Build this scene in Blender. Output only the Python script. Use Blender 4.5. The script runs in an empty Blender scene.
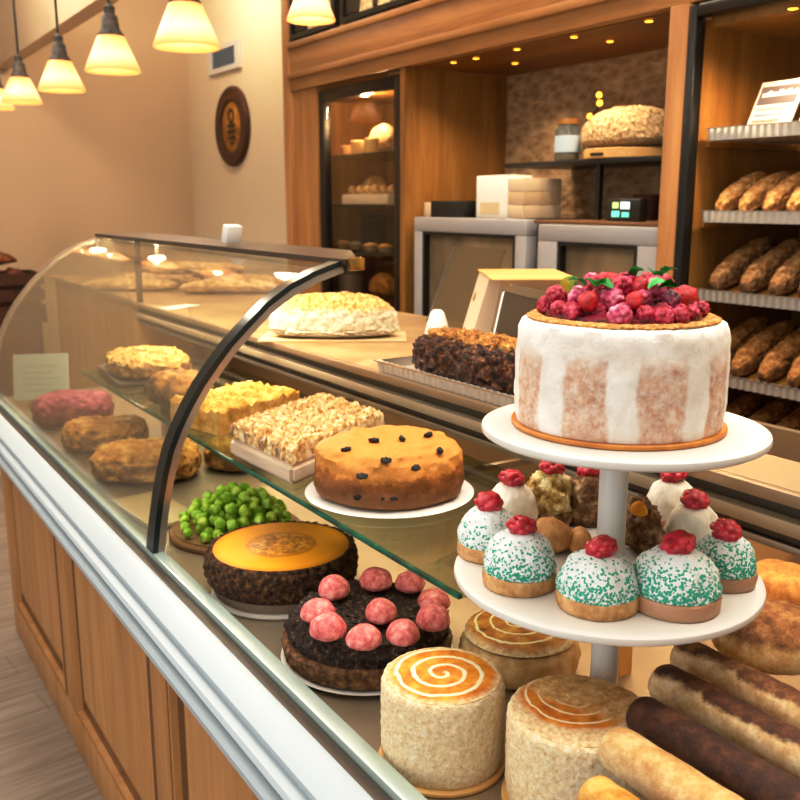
import bpy, bmesh, math, random
from mathutils import Vector, Matrix, noise
C = bpy.context.scene.collection
PI = math.pi
rnd = random.Random(7)

# ------------------------------------------------------------------ camera model
FPX, EYE = 920.0, 1.55
PITCH = math.atan(198 / 920)
HEAD = math.atan(605 / math.hypot(920, 198))
_s, _c, _sp, _cp = math.sin(HEAD), math.cos(HEAD), math.sin(PITCH), math.cos(PITCH)
FW = Vector((_s * _cp, _c * _cp, -_sp)); RT = Vector((_c, -_s, 0)); UPV = Vector((_s * _sp, _c * _sp, _cp))
def at(u, v, x=None, y=None, z=None):
    """the point of a real plane (x, y or z = const) that the photo shows at this pixel"""
    d = FW + RT * ((u - 400) / FPX) + UPV * ((400 - v) / FPX)
    t = x / d.x if x is not None else y / d.y if y is not None else (z - EYE) / d.z
    return Vector((d.x * t, d.y * t, EYE + d.z * t))

# ------------------------------------------------------------------ colours, materials
def hx(h):
    h = h.lstrip('#'); o = []
    for i in (0, 2, 4):
        c = int(h[i:i + 2], 16) / 255
        o.append(c / 12.92 if c <= .04045 else ((c + .055) / 1.055) ** 2.4)
    return (*o, 1)

class NT:
    def __init__(s, name):
        s.m = bpy.data.materials.new(name); s.m.use_nodes = True
        s.t = s.m.node_tree; s.N = s.t.nodes; s.L = s.t.links
        s.p = s.N['Principled BSDF']; s.out = s.N['Material Output']
    def n(s, typ, **kw):
        x = s.N.new(typ)
        for k, v in kw.items(): setattr(x, k, v)
        return x
    def link(s, a, b): s.L.new(a, b)
    def setv(s, x, **kw):
        for k, v in kw.items(): x.inputs[k.replace('_', ' ')].default_value = v
        return x
    def coord(s, stretch=(1, 1, 1), kind='Object'):
        tc = s.n('ShaderNodeTexCoord'); mp = s.n('ShaderNodeMapping')
        mp.inputs['Scale'].default_value = stretch
        s.link(tc.outputs[kind], mp.inputs['Vector']); return mp.outputs['Vector']
    def noise(s, vec, scale, detail=5, rough=.6, dist=0):
        x = s.n('ShaderNodeTexNoise'); s.setv(x, Scale=scale, Detail=detail, Roughness=rough, Distortion=dist)
        s.link(vec, x.inputs['Vector']); return x.outputs['Fac']
    def voro(s, vec, scale, feature='F1', out='Distance', rand=1.0):
        x = s.n('ShaderNodeTexVoronoi', feature=feature); s.setv(x, Scale=scale, Randomness=rand)
        s.link(vec, x.inputs['Vector']); return x.outputs[out]
    def ramp(s, fac, stops, interp='LINEAR'):
        r = s.n('ShaderNodeValToRGB'); e = r.color_ramp.elements; r.color_ramp.interpolation = interp
        while len(e) > 1: e.remove(e[-1])
        e[0].position, e[0].color = stops[0][0], hx(stops[0][1])
        for p, c in stops[1:]:
            k = e.new(p); k.color = hx(c)
        s.link(fac, r.inputs['Fac']); return r.outputs['Color']
    def math(s, op, a, b=None, clamp=False):
        x = s.n('ShaderNodeMath', operation=op, use_clamp=clamp)
        for i, q in enumerate((a, b)):
            if q is None: continue
            if isinstance(q, (int, float)): x.inputs[i].default_value = q
            else: s.link(q, x.inputs[i])
        return x.outputs[0]
    def mix(s, fac, a, b):
        x = s.n('ShaderNodeMix', data_type='RGBA')
        for i, q in ((0, fac), (6, a), (7, b)):
            if isinstance(q, str): x.inputs[i].default_value = hx(q)
            elif isinstance(q, (int, float)): x.inputs[i].default_value = q
            else: s.link(q, x.inputs[i])
        return x.outputs[2]
    def bump(s, h, strength=.4, dist=.004):
        b = s.n('ShaderNodeBump'); b.inputs['Strength'].default_value = strength; b.inputs['Distance'].default_value = dist
        s.link(h, b.inputs['Height']); s.link(b.outputs['Normal'], s.p.inputs['Normal'])
    def col(s, c): s.link(c, s.p.inputs['Base Color'])

MATS = {}
def mottled(name, stops, scale=40, detail=6, rough=.65, bump=.4, bd=.003, bscale=None, stretch=(1, 1, 1), metal=0, vor=False, spec=.4, sss=0, kind='Object'):
    if name in MATS: return MATS[name]
    k = NT(name); v = k.coord(stretch, kind)
    f = k.voro(v, scale) if vor else k.noise(v, scale, detail)
    k.col(k.ramp(f, [(.5 + (p_ - .5) * .62, c_) for p_, c_ in stops]))
    if bump: k.bump(k.noise(v, bscale or scale * 1.5, 6, .7), bump, bd)
    k.setv(k.p, Roughness=rough, Metallic=metal); k.p.inputs['Specular IOR Level'].default_value = spec
    if sss: k.p.inputs['Subsurface Weight'].default_value = sss; k.p.inputs['Subsurface Radius'].default_value = (.02, .012, .006)
    MATS[name] = k.m; return k.m
def plain(name, c, rough=.5, metal=0, spec=.5, var=.06, scale=8):
    """a base colour with a faint procedural mottle"""
    if name in MATS: return MATS[name]
    k = NT(name); v = k.coord(); f = k.noise(v, scale, 4)
    a = k.n('ShaderNodeHueSaturation'); a.inputs['Color'].default_value = hx(c)
    mr = k.n('ShaderNodeMapRange'); mr.inputs['To Min'].default_value = 1 - var; mr.inputs['To Max'].default_value = 1 + var
    k.link(f, mr.inputs['Value']); k.link(mr.outputs[0], a.inputs['Value']); k.col(a.outputs['Color'])
    k.setv(k.p, Roughness=rough, Metallic=metal); k.p.inputs['Specular IOR Level'].default_value = spec
    MATS[name] = k.m; return k.m
def emis(name, c, strength, rim=None):
    if name in MATS: return MATS[name]
    k = NT(name); k.p.inputs['Base Color'].default_value = hx(c)
    k.p.inputs['Emission Color'].default_value = hx(c); k.p.inputs['Emission Strength'].default_value = strength
    MATS[name] = k.m; return k.m
def wood(name, dark, mid, light, axis='Z', scale=9, rough=.45, bump=.12):
    if name in MATS: return MATS[name]
    k = NT(name)
    st = {'X': (.12, 1.6, 1.6), 'Y': (1.6, .12, 1.6), 'Z': (1.6, 1.6, .12)}[axis]
    v = k.coord(st); a = k.noise(v, scale, 8, .62, .8); b = k.noise(v, scale * 9, 4, .6, .2)
    f = k.math('ADD', k.math('MULTIPLY', a, .75), k.math('MULTIPLY', b, .25))
    k.col(k.ramp(f, [(.3, dark), (.5, mid), (.68, light)]))
    k.bump(b, bump, .002); k.setv(k.p, Roughness=rough)
    MATS[name] = k.m; return k.m
def glass(name, tint='#eef6f2', refl=.35, rough=.02, ior=1.5, body=.0, bodycol='#c8c0b0'):
    if name in MATS: return MATS[name]
    k = NT(name); k.N.remove(k.p)
    tr = k.n('ShaderNodeBsdfTransparent'); tr.inputs['Color'].default_value = hx(tint)
    gl = k.n('ShaderNodeBsdfGlossy'); gl.inputs['Roughness'].default_value = rough
    lw = k.n('ShaderNodeLayerWeight'); lw.inputs['Blend'].default_value = .5
    f = k.math('ADD', k.math('MULTIPLY', k.math('POWER', lw.outputs['Facing'], 4.0), refl * 1.6), .025 * ior, True)
    mx = k.n('ShaderNodeMixShader'); k.link(f, mx.inputs[0]); k.link(tr.outputs[0], mx.inputs[1]); k.link(gl.outputs[0], mx.inputs[2])
    o = mx
    if body:
        df = k.n('ShaderNodeBsdfDiffuse'); df.inputs['Color'].default_value = hx(bodycol)
        m2 = k.n('ShaderNodeMixShader'); m2.inputs[0].default_value = body
        k.link(mx.outputs[0], m2.inputs[1]); k.link(df.outputs[0], m2.inputs[2]); o = m2
    k.link(o.outputs[0], k.out.inputs['Surface']); MATS[name] = k.m; return k.m

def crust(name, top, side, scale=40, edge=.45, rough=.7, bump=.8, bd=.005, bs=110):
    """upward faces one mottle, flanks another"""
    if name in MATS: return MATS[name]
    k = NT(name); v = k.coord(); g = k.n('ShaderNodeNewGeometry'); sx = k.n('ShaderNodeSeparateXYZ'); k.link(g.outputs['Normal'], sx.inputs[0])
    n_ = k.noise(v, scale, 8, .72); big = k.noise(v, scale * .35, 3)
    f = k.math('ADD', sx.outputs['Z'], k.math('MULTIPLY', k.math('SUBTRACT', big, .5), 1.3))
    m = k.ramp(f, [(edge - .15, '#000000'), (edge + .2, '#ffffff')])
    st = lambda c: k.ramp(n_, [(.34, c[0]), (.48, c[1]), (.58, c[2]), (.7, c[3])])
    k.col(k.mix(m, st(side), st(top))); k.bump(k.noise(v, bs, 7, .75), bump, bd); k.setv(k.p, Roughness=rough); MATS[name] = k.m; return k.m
# ------------------------------------------------------------------ objects
def tag(o, label=None, cat=None, group=None, kind=None):
    if label: o['label'] = label
    if cat: o['category'] = cat
    if group: o['group'] = group
    if kind: o['kind'] = kind
    return o
def thing(name, label, cat, loc=(0, 0, 0), rz=0, group=None, rot=None):
    o = bpy.data.objects.new(name, None); C.objects.link(o); o.empty_display_size = .02
    o.location = loc; o.rotation_euler = rot or (0, 0, rz)
    return tag(o, label, cat, group)
def obj(name, bm, mats, parent=None, loc=(0, 0, 0), rot=(0, 0, 0), sharp=40, smooth=True):
    me = bpy.data.meshes.new(name); bmesh.ops.recalc_face_normals(bm, faces=bm.faces); bm.to_mesh(me); bm.free()
    for m in (mats if isinstance(mats, (list, tuple)) else [mats]): me.materials.append(m)
    if smooth:
        me.polygons.foreach_set('use_smooth', [True] * len(me.polygons)); me.set_sharp_from_angle(angle=math.radians(sharp))
    o = bpy.data.objects.new(name, me); C.objects.link(o); o.location = loc; o.rotation_euler = rot
    if parent: o.parent = parent
    return o
def struct(name, bm, m, **k):
    return tag(obj(name, bm, m, **k), kind='structure')
def dup(o, loc=None, rz=None, parent=None, label=None, scale=None):
    c = o.copy(); C.objects.link(c)
    if parent: c.parent = parent
    if loc is not None: c.location = loc
    if rz is not None: c.rotation_euler = (o.rotation_euler[0], o.rotation_euler[1], rz)
    if label: c['label'] = label
    if scale: c.scale = scale
    for ch in list(o.children): dup(ch, parent=c)
    return c
BM = bmesh.new
def box(bm, x0, x1, y0, y1, z0, z1, bev=0, seg=2, mi=0):
    vs = [bm.verts.new((x, y, z)) for x in (x0, x1) for y in (y0, y1) for z in (z0, z1)]
    fs = [bm.faces.new([vs[i] for i in q]) for q in ((0, 1, 3, 2), (4, 6, 7, 5), (0, 4, 5, 1), (2, 3, 7, 6), (0, 2, 6, 4), (1, 5, 7, 3))]
    for f in fs: f.material_index = mi
    if bev:
        es = {e for f in fs for e in f.edges}
        bmesh.ops.bevel(bm, geom=list(es), offset=bev, segments=seg, affect='EDGES', profile=.5)
    return bm
def bx(*a, **k): return box(BM(), *a, **k)
def lathe(bm, prof, seg=48, c=(0, 0, 0), amp=0, freq=30, seed=0, mi=0, wob=None, res=None, sharp_n=1.0):
    """prof: (r, z) from bottom to top; r 0 closes"""
    if res:
        q_ = [prof[0]]
        for (r0, z0), (r1, z1) in zip(prof, prof[1:]):
            n_ = max(1, int(math.hypot(r1 - r0, z1 - z0) / res)) if max(z0, z1) > prof[0][1] + 1e-5 else 1
            q_ += [(r0 + (r1 - r0) * i / n_, z0 + (z1 - z0) * i / n_) for i in range(1, n_ + 1)]
        prof = q_
    rings = []
    for r, z in prof:
        if r < 1e-6: rings.append([bm.verts.new((c[0], c[1], c[2] + z))]); continue
        row = []
        for i in range(seg):
            a = 2 * PI * i / seg; x, y = math.cos(a), math.sin(a); rr = r; zz = z
            if amp and zz > prof[0][1] + 1e-4:
                q = Vector((x * r, y * r, z)) * freq + Vector((seed * 7.3, seed, 0))
                d = amp * noise.fractal(q, .8, 2.1, 4); rr += d; zz += d * .5
            if wob: rr *= 1 + wob * noise.noise(Vector((x * 1.5 + seed, y * 1.5, z * 8)))
            row.append(bm.verts.new((c[0] + x * rr, c[1] + y * rr, c[2] + zz)))
        rings.append(row)
    for a, b in zip(rings, rings[1:]):
        n = max(len(a), len(b))
        for i in range(n):
            j = (i + 1) % n
            if len(a) == 1 and len(b) == 1: continue
            if len(a) == 1: f = bm.faces.new((a[0], b[j], b[i]))
            elif len(b) == 1: f = bm.faces.new((a[i], a[j], b[0]))
            else: f = bm.faces.new((a[i], a[j], b[j], b[i]))
            f.material_index = mi
    return bm
def la(*a, **k): return lathe(BM(), *a, **k)
def prism(bm, poly, axis, a, b):
    """poly in the two other axes (cyclic order kept), extruded from a to b along axis"""
    def P(p, t): return {'X': (t, p[0], p[1]), 'Y': (p[0], t, p[1]), 'Z': (p[0], p[1], t)}[axis]
    A = [bm.verts.new(P(p, a)) for p in poly]; B = [bm.verts.new(P(p, b)) for p in poly]; n = len(poly)
    for i in range(n): bm.faces.new((A[i], A[(i + 1) % n], B[(i + 1) % n], B[i]))
    bm.faces.new(A); bm.faces.new(B[::-1]); return bm
def strip(bm, line, axis, a, b, th):
    """a sheet: open polyline offset by th to its left, extruded"""
    off = []
    for i, p in enumerate(line):
        q0 = Vector(line[max(i - 1, 0)]); q1 = Vector(line[min(i + 1, len(line) - 1)]); d = (q1 - q0).normalized()
        off.append((p[0] - d.y * th, p[1] + d.x * th))
    A = list(line) + off[::-1]; n = len(line)
    def P(p, t): return {'X': (t, p[0], p[1]), 'Y': (p[0], t, p[1]), 'Z': (p[0], p[1], t)}[axis]
    ra = [bm.verts.new(P(p, a)) for p in A]; rb = [bm.verts.new(P(p, b)) for p in A]; m = len(A)
    for i in range(m): bm.faces.new((ra[i], ra[(i + 1) % m], rb[(i + 1) % m], rb[i]))
    for i in range(n - 1):
        j = m - 1 - i
        bm.faces.new((ra[i], ra[j], ra[j - 1], ra[i + 1])); bm.faces.new((rb[i], rb[i + 1], rb[j - 1], rb[j]))
    return bm
def tube(bm, pts, r, seg=10):
    pts = [Vector(p) for p in pts]; rings = []
    for i, p in enumerate(pts):
        d = (pts[min(i + 1, len(pts) - 1)] - pts[max(i - 1, 0)]).normalized()
        n = d.cross(Vector((0, 0, 1))) if abs(d.z) < .95 else d.cross(Vector((1, 0, 0)))
        n.normalize(); m = d.cross(n); rr = r[i] if isinstance(r, (list, tuple)) else r
        rings.append([bm.verts.new(p + (n * math.cos(2 * PI * k / seg) + m * math.sin(2 * PI * k / seg)) * rr) for k in range(seg)])
    for a, b in zip(rings, rings[1:]):
        for k in range(seg): bm.faces.new((a[k], a[(k + 1) % seg], b[(k + 1) % seg], b[k]))
    bm.faces.new(rings[0][::-1]); bm.faces.new(rings[-1]); return bm
def blob(rx, ry, rz, amp=.003, freq=60, seed=0, ex=1.0, ez=1.0, nu=64, nv=32, low=.45, oct=5, big=0, bfreq=12, gash=None):
    """a bread body: superellipsoid, flattened below, base at z = 0, rough crust; long axis x or y"""
    bm = BM(); rows = []
    sg = lambda t, e: math.copysign(abs(t) ** e, t)
    for j in range(nv + 1):
        ph = -PI / 2 + PI * j / nv
        if j in (0, nv): rows.append([Vector((0, 0, rz * math.sin(ph)))]); continue
        row = []
        for i in range(nu):
            a = 2 * PI * i / nu
            row.append(Vector((rx * sg(math.cos(ph), ez) * sg(math.cos(a), ex), ry * sg(math.cos(ph), ez) * sg(math.sin(a), ex), rz * sg(math.sin(ph), ez))))
        rows.append(row)
    V = []
    for row in rows:
        r = []
        for p in row:
            n = Vector((p.x / rx ** 2, p.y / ry ** 2, p.z / rz ** 2)).normalized()
            d = amp * noise.fractal(p * freq + Vector((seed * 3.1, seed * 1.7, seed)), .7, 2.0, oct)
            if big: d += big * noise.noise(p * bfreq + Vector((seed, 0, seed * 2)))
            q = p + n * d
            if q.z < 0: q.z *= low
            q.z = max(q.z, -rz * low) + rz * low
            if gash: q.z -= gash(q)
            r.append(bm.verts.new(q))
        V.append(r)
    for a, b in zip(V, V[1:]):
        n = max(len(a), len(b))
        for i in range(n):
            j = (i + 1) % n
            if len(a) == 1: bm.faces.new((a[0], b[j], b[i]))
            elif len(b) == 1: bm.faces.new((a[i], a[j], b[0]))
            else: bm.faces.new((a[i], a[j], b[j], b[i]))
    return bm
def slab(poly, z0, z1, amp=.003, freq=50, seed=0, n=28, topamp=None, big=0, bfreq=14):
    """a rough-topped cake slab over the four corners of poly"""
    bm = BM(); topamp = amp if topamp is None else topamp
    p = [Vector((q[0], q[1], 0)) for q in poly]
    def uv(s, t): return (p[0] * (1 - s) + p[1] * s) * (1 - t) + (p[3] * (1 - s) + p[2] * s) * t
    top = [[None] * (n + 1) for _ in range(n + 1)]
    for i in range(n + 1):
        for j in range(n + 1):
            q = uv(i / n, j / n); e = min(i, j, n - i, n - j) / n
            z = z1 + topamp * noise.fractal(q * freq + Vector((0, 0, seed)), .7, 2, 5) + big * noise.noise(q * bfreq + Vector((seed, 0, 0)))
            z -= .006 * max(0, 1 - e / .06) ** 2
            top[i][j] = bm.verts.new((q.x, q.y, z))
    for i in range(n):
        for j in range(n): bm.faces.new((top[i][j], top[i + 1][j], top[i + 1][j + 1], top[i][j + 1]))
    rim = [(i, 0) for i in range(n)] + [(n, j) for j in range(n)] + [(i, n) for i in range(n, 0, -1)] + [(0, j) for j in range(n, 0, -1)]
    c = (p[0] + p[1] + p[2] + p[3]) / 4; prev = [top[i][j] for i, j in rim]; m = 6
    for k in range(1, m + 1):
        row = []
        for (i, j), tv in zip(rim, [top[i][j] for i, j in rim]):
            q = uv(i / n, j / n); d = (q - c).normalized(); z = tv.co.z + (z0 - tv.co.z) * k / m
            q = q + d * (amp * noise.fractal(Vector((q.x, q.y, z)) * freq, .7, 2, 4) if k < m else 0)
            row.append(bm.verts.new((q.x, q.y, z)))
        L = len(row)
        for a in range(L): bm.faces.new((prev[a], row[a], row[(a + 1) % L], prev[(a + 1) % L]))
        prev = row
    bm.faces.new(prev); return bm
def disc_prof(r, h, bev=.003): return [(0, 0), (r - bev, 0), (r, bev), (r, h - bev), (r - bev, h), (0, h)]
def plate_prof(r, h=.012, foot=.6): return [(0, 0), (r * foot, 0), (r * foot + .004, .002), (r - .004, h - .004), (r, h - .001), (r - .002, h), (r - .008, h - .001), (r * .8, h * .62), (0, h * .62)]

# ------------------------------------------------------------------ shared materials
W_MILL = wood('millwork_oak', '#8e6132', '#ab7a45', '#bf9158', 'Y')
W_MILLV = wood('millwork_oak_upright', '#8e6132', '#aa7844', '#bd8f57', 'Z')
W_RICH = wood('rich_stained_veneer', '#6b451d', '#91622a', '#aa7d40', 'Z', 6)
W_COUNT = wood('counter_oak', '#97693c', '#b5824c', '#c69660', 'Z', 7)
W_BOARD = wood('pale_board', '#b98a4c', '#d2a564', '#e2bb7c', 'X', 14)
W_DARK = wood('dark_walnut', '#2a130a', '#44200f', '#5c2d15', 'Y', 10)
BLACK = plain('black_metal', '#15120f', .4, .0)
DKGREY = plain('dark_bronze_metal', '#5a4e45', .35, .7)
STEEL = plain('brushed_steel', '#b9ada0', .32, .9)
WARMSTEEL = plain('warm_steel', '#9c8468', .45, .6)
SILVER = plain('silver_paint', '#a9a7a8', .42, .25)
CHROME = plain('chrome', '#d8d6d2', .12, 1)
WHITE = plain('white_gloss', '#d3d0cb', .3, 0, .5, .02)
WPAINT = plain('white_ledge_paint', '#a2adb4', .4, 0, .5, .02)
CARD = plain('white_card', '#e8e1d6', .6)
PALECARD = plain('beige_carton', '#c9b192', .7)
FOIL = plain('foil', '#dedbd4', .34, .6, .5, .12, 90)
GLASS = glass('clear_glass', '#f6f6f0', .38, .02, 1.45, .035, '#cdbfa8')
GLASSD = glass('cabinet_glass', '#f2ece2', .3)
SMOKE = glass('smoked_glass', '#c9bba4', .5, .05, 1.5, .3, '#8f7c60')
SHELFG = glass('shelf_glass', '#dfe6dc', .5)
GEDGE = mottled('green_glass_edge', [(.3, '#053a2c'), (.7, '#0c5c46')], 30, rough=.15, bump=0)
PORC = plain('porcelain', '#d6d2cb', .18, 0, .5, .02)

# ------------------------------------------------------------------ the room
k = NT('grey_plank_floor'); v = k.coord((1, 1, 1))
br = k.n('ShaderNodeTexBrick'); br.offset = .37; k.setv(br, Scale=1.0, Mortar_Size=.003, Brick_Width=1.3, Row_Height=.15, Bias=-.2)
mp2 = k.n('ShaderNodeMapping'); mp2.inputs['Rotation'].default_value = (0, 0, PI / 2)
mp2.inputs['Rotation'].default_value = (0, 0, -.12); k.link(v, mp2.inputs['Vector']); k.link(mp2.outputs[0], br.inputs['Vector'])
br.inputs['Color1'].default_value = hx('#857466'); br.inputs['Color2'].default_value = hx('#a3968a'); br.inputs['Mortar'].default_value = hx('#54483e')
st = k.n('ShaderNodeMapping'); st.inputs['Scale'].default_value = (1.2, 14, 1); k.link(mp2.outputs[0], st.inputs['Vector'])
g = k.ramp(k.noise(st.outputs[0], 3, 7, .65), [(.3, '#6d5d50'), (.5, '#9a8c7f'), (.7, '#b8aca0')])
k.col(k.mix(.55, br.outputs['Color'], g)); k.setv(k.p, Roughness=.45)
struct('floor', bx(-3.2, 2.9, -2.5, 7.6, -.05, 0), k.m)
WTAN = plain('tan_wall_paint', '#c3ab8e', .85, 0, .2, .03, 3)
WCREAM = plain('cream_wall_paint', '#e2d2b6', .85, 0, .2, .02, 3)
struct('wall_left', bx(-3.2, 2.9, 7.5, 7.6, 0, 3.4), WTAN)
struct('wall_back', bx(2.78, 2.9, -2.5, 7.5, 0, 3.4), WCREAM)
struct('ceiling', bx(-3.2, 2.9, -2.5, 7.6, 3.4, 3.45), plain('ceiling_paint', '#d8cbb6', .9, 0, .2))
struct('trim_6', bx(1.33, 1.43, 1.0, 7.5, 2.5, 2.95, bev=.006), plain('soffit_paint', '#d9c4a8', .8, 0, .2, .02))
k = NT('rough_stone_paper'); v = k.coord((1, 1, 1.7)); a = k.noise(v, 15, 8, .62, 1.6); b = k.voro(v, 17)
f = k.math('ADD', k.math('MULTIPLY', a, .7), k.math('MULTIPLY', b, .45))
k.col(k.ramp(f, [(.25, '#7a5a38'), (.45, '#a07c54'), (.62, '#b7946a'), (.85, '#ccae84')])); k.bump(f, 1.0, .03); k.setv(k.p, Roughness=.85)
struct('wall_niche', bx(2.755, 2.775, 1.87, 3.43, 1.2, 2.1), k.m)
# timber front: end board, broad left stile, beam with a moulding, header, soffit, niche side, post
struct('trim_1', bx(2.185, 2.775, 4.44, 4.52, 0, 2.95, bev=.004), W_MILLV)
struct('trim_2', bx(2.21, 2.25, 4.20, 4.44, 0, 2.1), W_MILLV)
bm = BM(); box(bm, 2.19, 2.24, .3, 4.438, 2.10, 2.33, .004); box(bm, 2.165, 2.20, .3, 4.438, 2.155, 2.185, .006); box(bm, 2.17, 2.20, .3, 4.438, 2.30, 2.33, .006)
struct('trim_3', bm, W_MILL)
struct('trim_4', bx(2.215, 2.25, .3, 4.438, 2.331, 2.95), W_MILL)
struct('trim_5', bx(2.25, 2.752, 1.90, 3.39, 2.1, 2.12), wood('soffit_veneer', '#5d330f', '#7f4a17', '#946022', 'Y', 6))
struct('trim_7', bx(2.205, 2.752, 3.39, 3.43, 0, 2.099), W_RICH)
struct('trim_8', bx(2.18, 2.30, 1.884, 1.955, 0, 2.099, bev=.004), W_MILLV)

# spots in the niche soffit
BULB = emis('warm_spot_bulb', '#ffb93c', 4)
sp = [(441, 61, 'nearest the veneered side panel'), (476, 58, 'second along the front edge from the veneered panel'), (517, 49, 'in the front row, over the white carton'), (515, 63, 'set deepest, above the stone papered corner'),
      (569, 36, 'front row, above the wire of tiny lights'), (610, 41, 'set back above the round seeded loaf'), (644, 20, 'nearest the pale oak post')]
s0 = None
for u, v_, w in sp:
    p = at(u, v_, z=2.098); p.x = max(p.x, 2.285); lab = 'small warm recessed ceiling spotlight, ' + w
    if s0 is None:
        s0 = thing('recessed_spotlight', lab, 'spotlight', p, group='spotlights in the niche soffit')
        obj('trim_ring', la([(.0145, 0), (.019, -.0005), (.019, -.002), (.0145, -.0025), (.0145, 0)], 20), BLACK, s0)
        obj('bulb', la([(0, -.004), (.010, -.0035), (.014, -.001), (0, -.0005)], 16), BULB, s0)
    else: dup(s0, p, label=lab)
    L = bpy.data.lights.new('spot_glow', 'SPOT'); L.energy = 6; L.color = (1, .80, .55); L.spot_size = 2.2; L.spot_blend = .8; L.shadow_soft_size = .02
    o = bpy.data.objects.new('spot_glow', L); o.location = p - Vector((0, 0, .02)); C.objects.link(o)
p = at(793, 8, z=2.03)
t = thing('recessed_spotlight', 'warm recessed spotlight in the top of the bread rack', 'spotlight', p, group='spotlight over the bread rack')
for ch in list(s0.children): dup(ch, parent=t)
L = bpy.data.lights.new('spot_glow', 'SPOT'); L.energy = 24; L.color = (1, .76, .46); L.spot_size = 2.9; L.spot_blend = .8; L.shadow_soft_size = .03
o = bpy.data.objects.new('spot_glow', L); o.location = p - Vector((0, 0, .02)); C.objects.link(o)

# header pictures, cut off by the top of the photo
def header(y0, y1, label, seed):
    t = thing('framed_panel', label, 'picture', (2.195, (y0 + y1) / 2, 2.345), group='black framed panels above the beam')
    w = (y1 - y0) / 2; bm = BM()
    for a in ((-w, w, 0, .022), (-w, w, .40, .435), (-w, -w + .022, .0225, .399), (w - .022, w, .0225, .399)): box(bm, -.012, .018, a[0], a[1], a[2], a[3])
    obj('frame', bm, BLACK, t)
    obj('backing', bx(.004, .016, -w + .03, w - .03, .035, .40), plain('dark_panel', '#3b3226', .6), t)
    r = random.Random(seed); y = -w + .05; sh = BM()
    while y < w - .16:
        ww = r.uniform(.09, .15); tilt = r.uniform(-.06, .08)
        prism(sh, [(y, .026), (y + ww * .8, .026), (y + ww + tilt, .38), (y + ww * .4 + tilt * 1.2, .38)] if r.random() < .6 else [(y, .026), (y + ww, .026), (y + ww * .55, .2), (y + ww * .9, .38), (y + ww * .15, .38)], 'X', -.004, .003); y += ww + r.uniform(.012, .03)
    obj('carved_motif', sh, mottled('carved_pale_wood', [(.3, '#b89f72'), (.6, '#f0deb4')], 30), t)
header(3.955, 4.425, 'small dark framed panel with pale carved shapes, above the glass cabinet', 3)
header(2.55, 3.90, 'long dark framed panel with pale carved shapes above the beam', 5)

# vent and oval plaque on the cream wall
t = thing('air_vent', 'white wall vent with a blue grey grille high on the cream wall', 'vent', (2.78, 6.68, 2.58))
bm = BM()
for a in ((-.29, .29, -.095, -.06), (-.29, .29, .06, .095), (-.29, -.22, -.06, .06), (.22, .29, -.06, .06)): box(bm, -.03, -.001, *a)
obj('frame', bm, WHITE, t); bm = BM()
for i in range(7): box(bm, -.022, -.006, -.219, .219, -.056 + i * .0165, -.046 + i * .0165)
obj('grille', bm, plain('grille_blue', '#66788c', .5), t)
t = thing('oval_sign', 'dark oval wooden plaque with an amber centre on the cream wall', 'sign', (2.78, 6.58, 2.09), rot=(0, -PI / 2, 0))
def oval(rx, ry, h0, h1, inner=None):
    bm = la([(0, h0), (1, h0), (1, h1 * .7), (.96, h1), (0, h1)] if inner is None else [(inner, h0), (1, h0), (1, h1 * .6), (.95, h1), (inner + .04, h1), (inner, h1 * .7), (inner, h0)], 56)
    for q in bm.verts: q.co.x *= rx; q.co.y *= ry
    return bm
obj('rim', oval(.285, .30, 0.001, .035, .62), W_DARK, t)
obj('face', oval(.18, .19, 0.001, .02), mottled('amber_plaque', [(.3, '#8f5a1f'), (.7, '#c58a3c')], 14), t)
bm = BM()
lathe(bm, [(.035, .021), (.055, .021), (.055, .026), (.035, .026), (.035, .021)], 24, (.075, 0, 0))
for a in ((-.005, .02, -.07, .07), (-.05, -.02, -.075, -.02), (-.05, -.02, .0, .075), (-.09, -.065, -.06, .06), (-.13, -.105, -.03, .03)): box(bm, a[0], a[1], a[2], a[3], .021, .026)
obj('emblem', bm, plain('plaque_emblem', '#37281a', .6), t)

# ------------------------------------------------------------------ pendants
k = NT('lit_frosted_shade')
tc = k.n('ShaderNodeTexCoord'); sx = k.n('ShaderNodeSeparateXYZ'); k.link(tc.outputs['Object'], sx.inputs[0])
mr = k.n('ShaderNodeMapRange'); mr.inputs['From Min'].default_value = -.13; mr.inputs['From Max'].default_value = 0; k.link(sx.outputs['Z'], mr.inputs['Value'])
c_ = k.ramp(mr.outputs[0], [(0, '#eaa25c'), (.12, '#f6c48c'), (.4, '#ffeac8'), (.7, '#f6c48a'), (1, '#cf8440')])
k.col(c_); k.link(c_, k.p.inputs['Emission Color']); k.p.inputs['Emission Strength'].default_value = .55; k.setv(k.p, Roughness=.35)
tl = k.n('ShaderNodeBsdfTranslucent'); tl.inputs['Color'].default_value = hx('#fff0da')
mx = k.n('ShaderNodeMixShader'); mx.inputs[0].default_value = .5
k.link(k.p.outputs[0], mx.inputs[1]); k.link(tl.outputs[0], mx.inputs[2]); k.link(mx.outputs[0], k.out.inputs['Surface'])
SHADE = k.m; HOT = emis('pendant_bulb', '#ffe2b0', 8)
ring = mottled('iron_socket', [(.3, '#37302c'), (.7, '#5a504a')], 40)
pend = [(187, 48, 1.13, 1.0, 'frosted amber pendant lamp, the largest, hanging nearest over the case'), (113, 72, 1.13, 1.0, 'frosted amber pendant lamp, second back, above the curved glass far end'),
        (62, 91, 1.13, 1.0, 'frosted amber pendant lamp, third back, before the tan wall'), (22, 103, 1.13, 1.0, 'frosted amber pendant lamp, fourth back of the receding row'),
        (-2, 109, 1.13, .9, 'frosted amber pendant lamp, farthest back and cut by the frame'), (311, 21, 1.45, .72, 'bright amber pendant lamp hanging before the oak cabinet front')]
t0 = None
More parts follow.
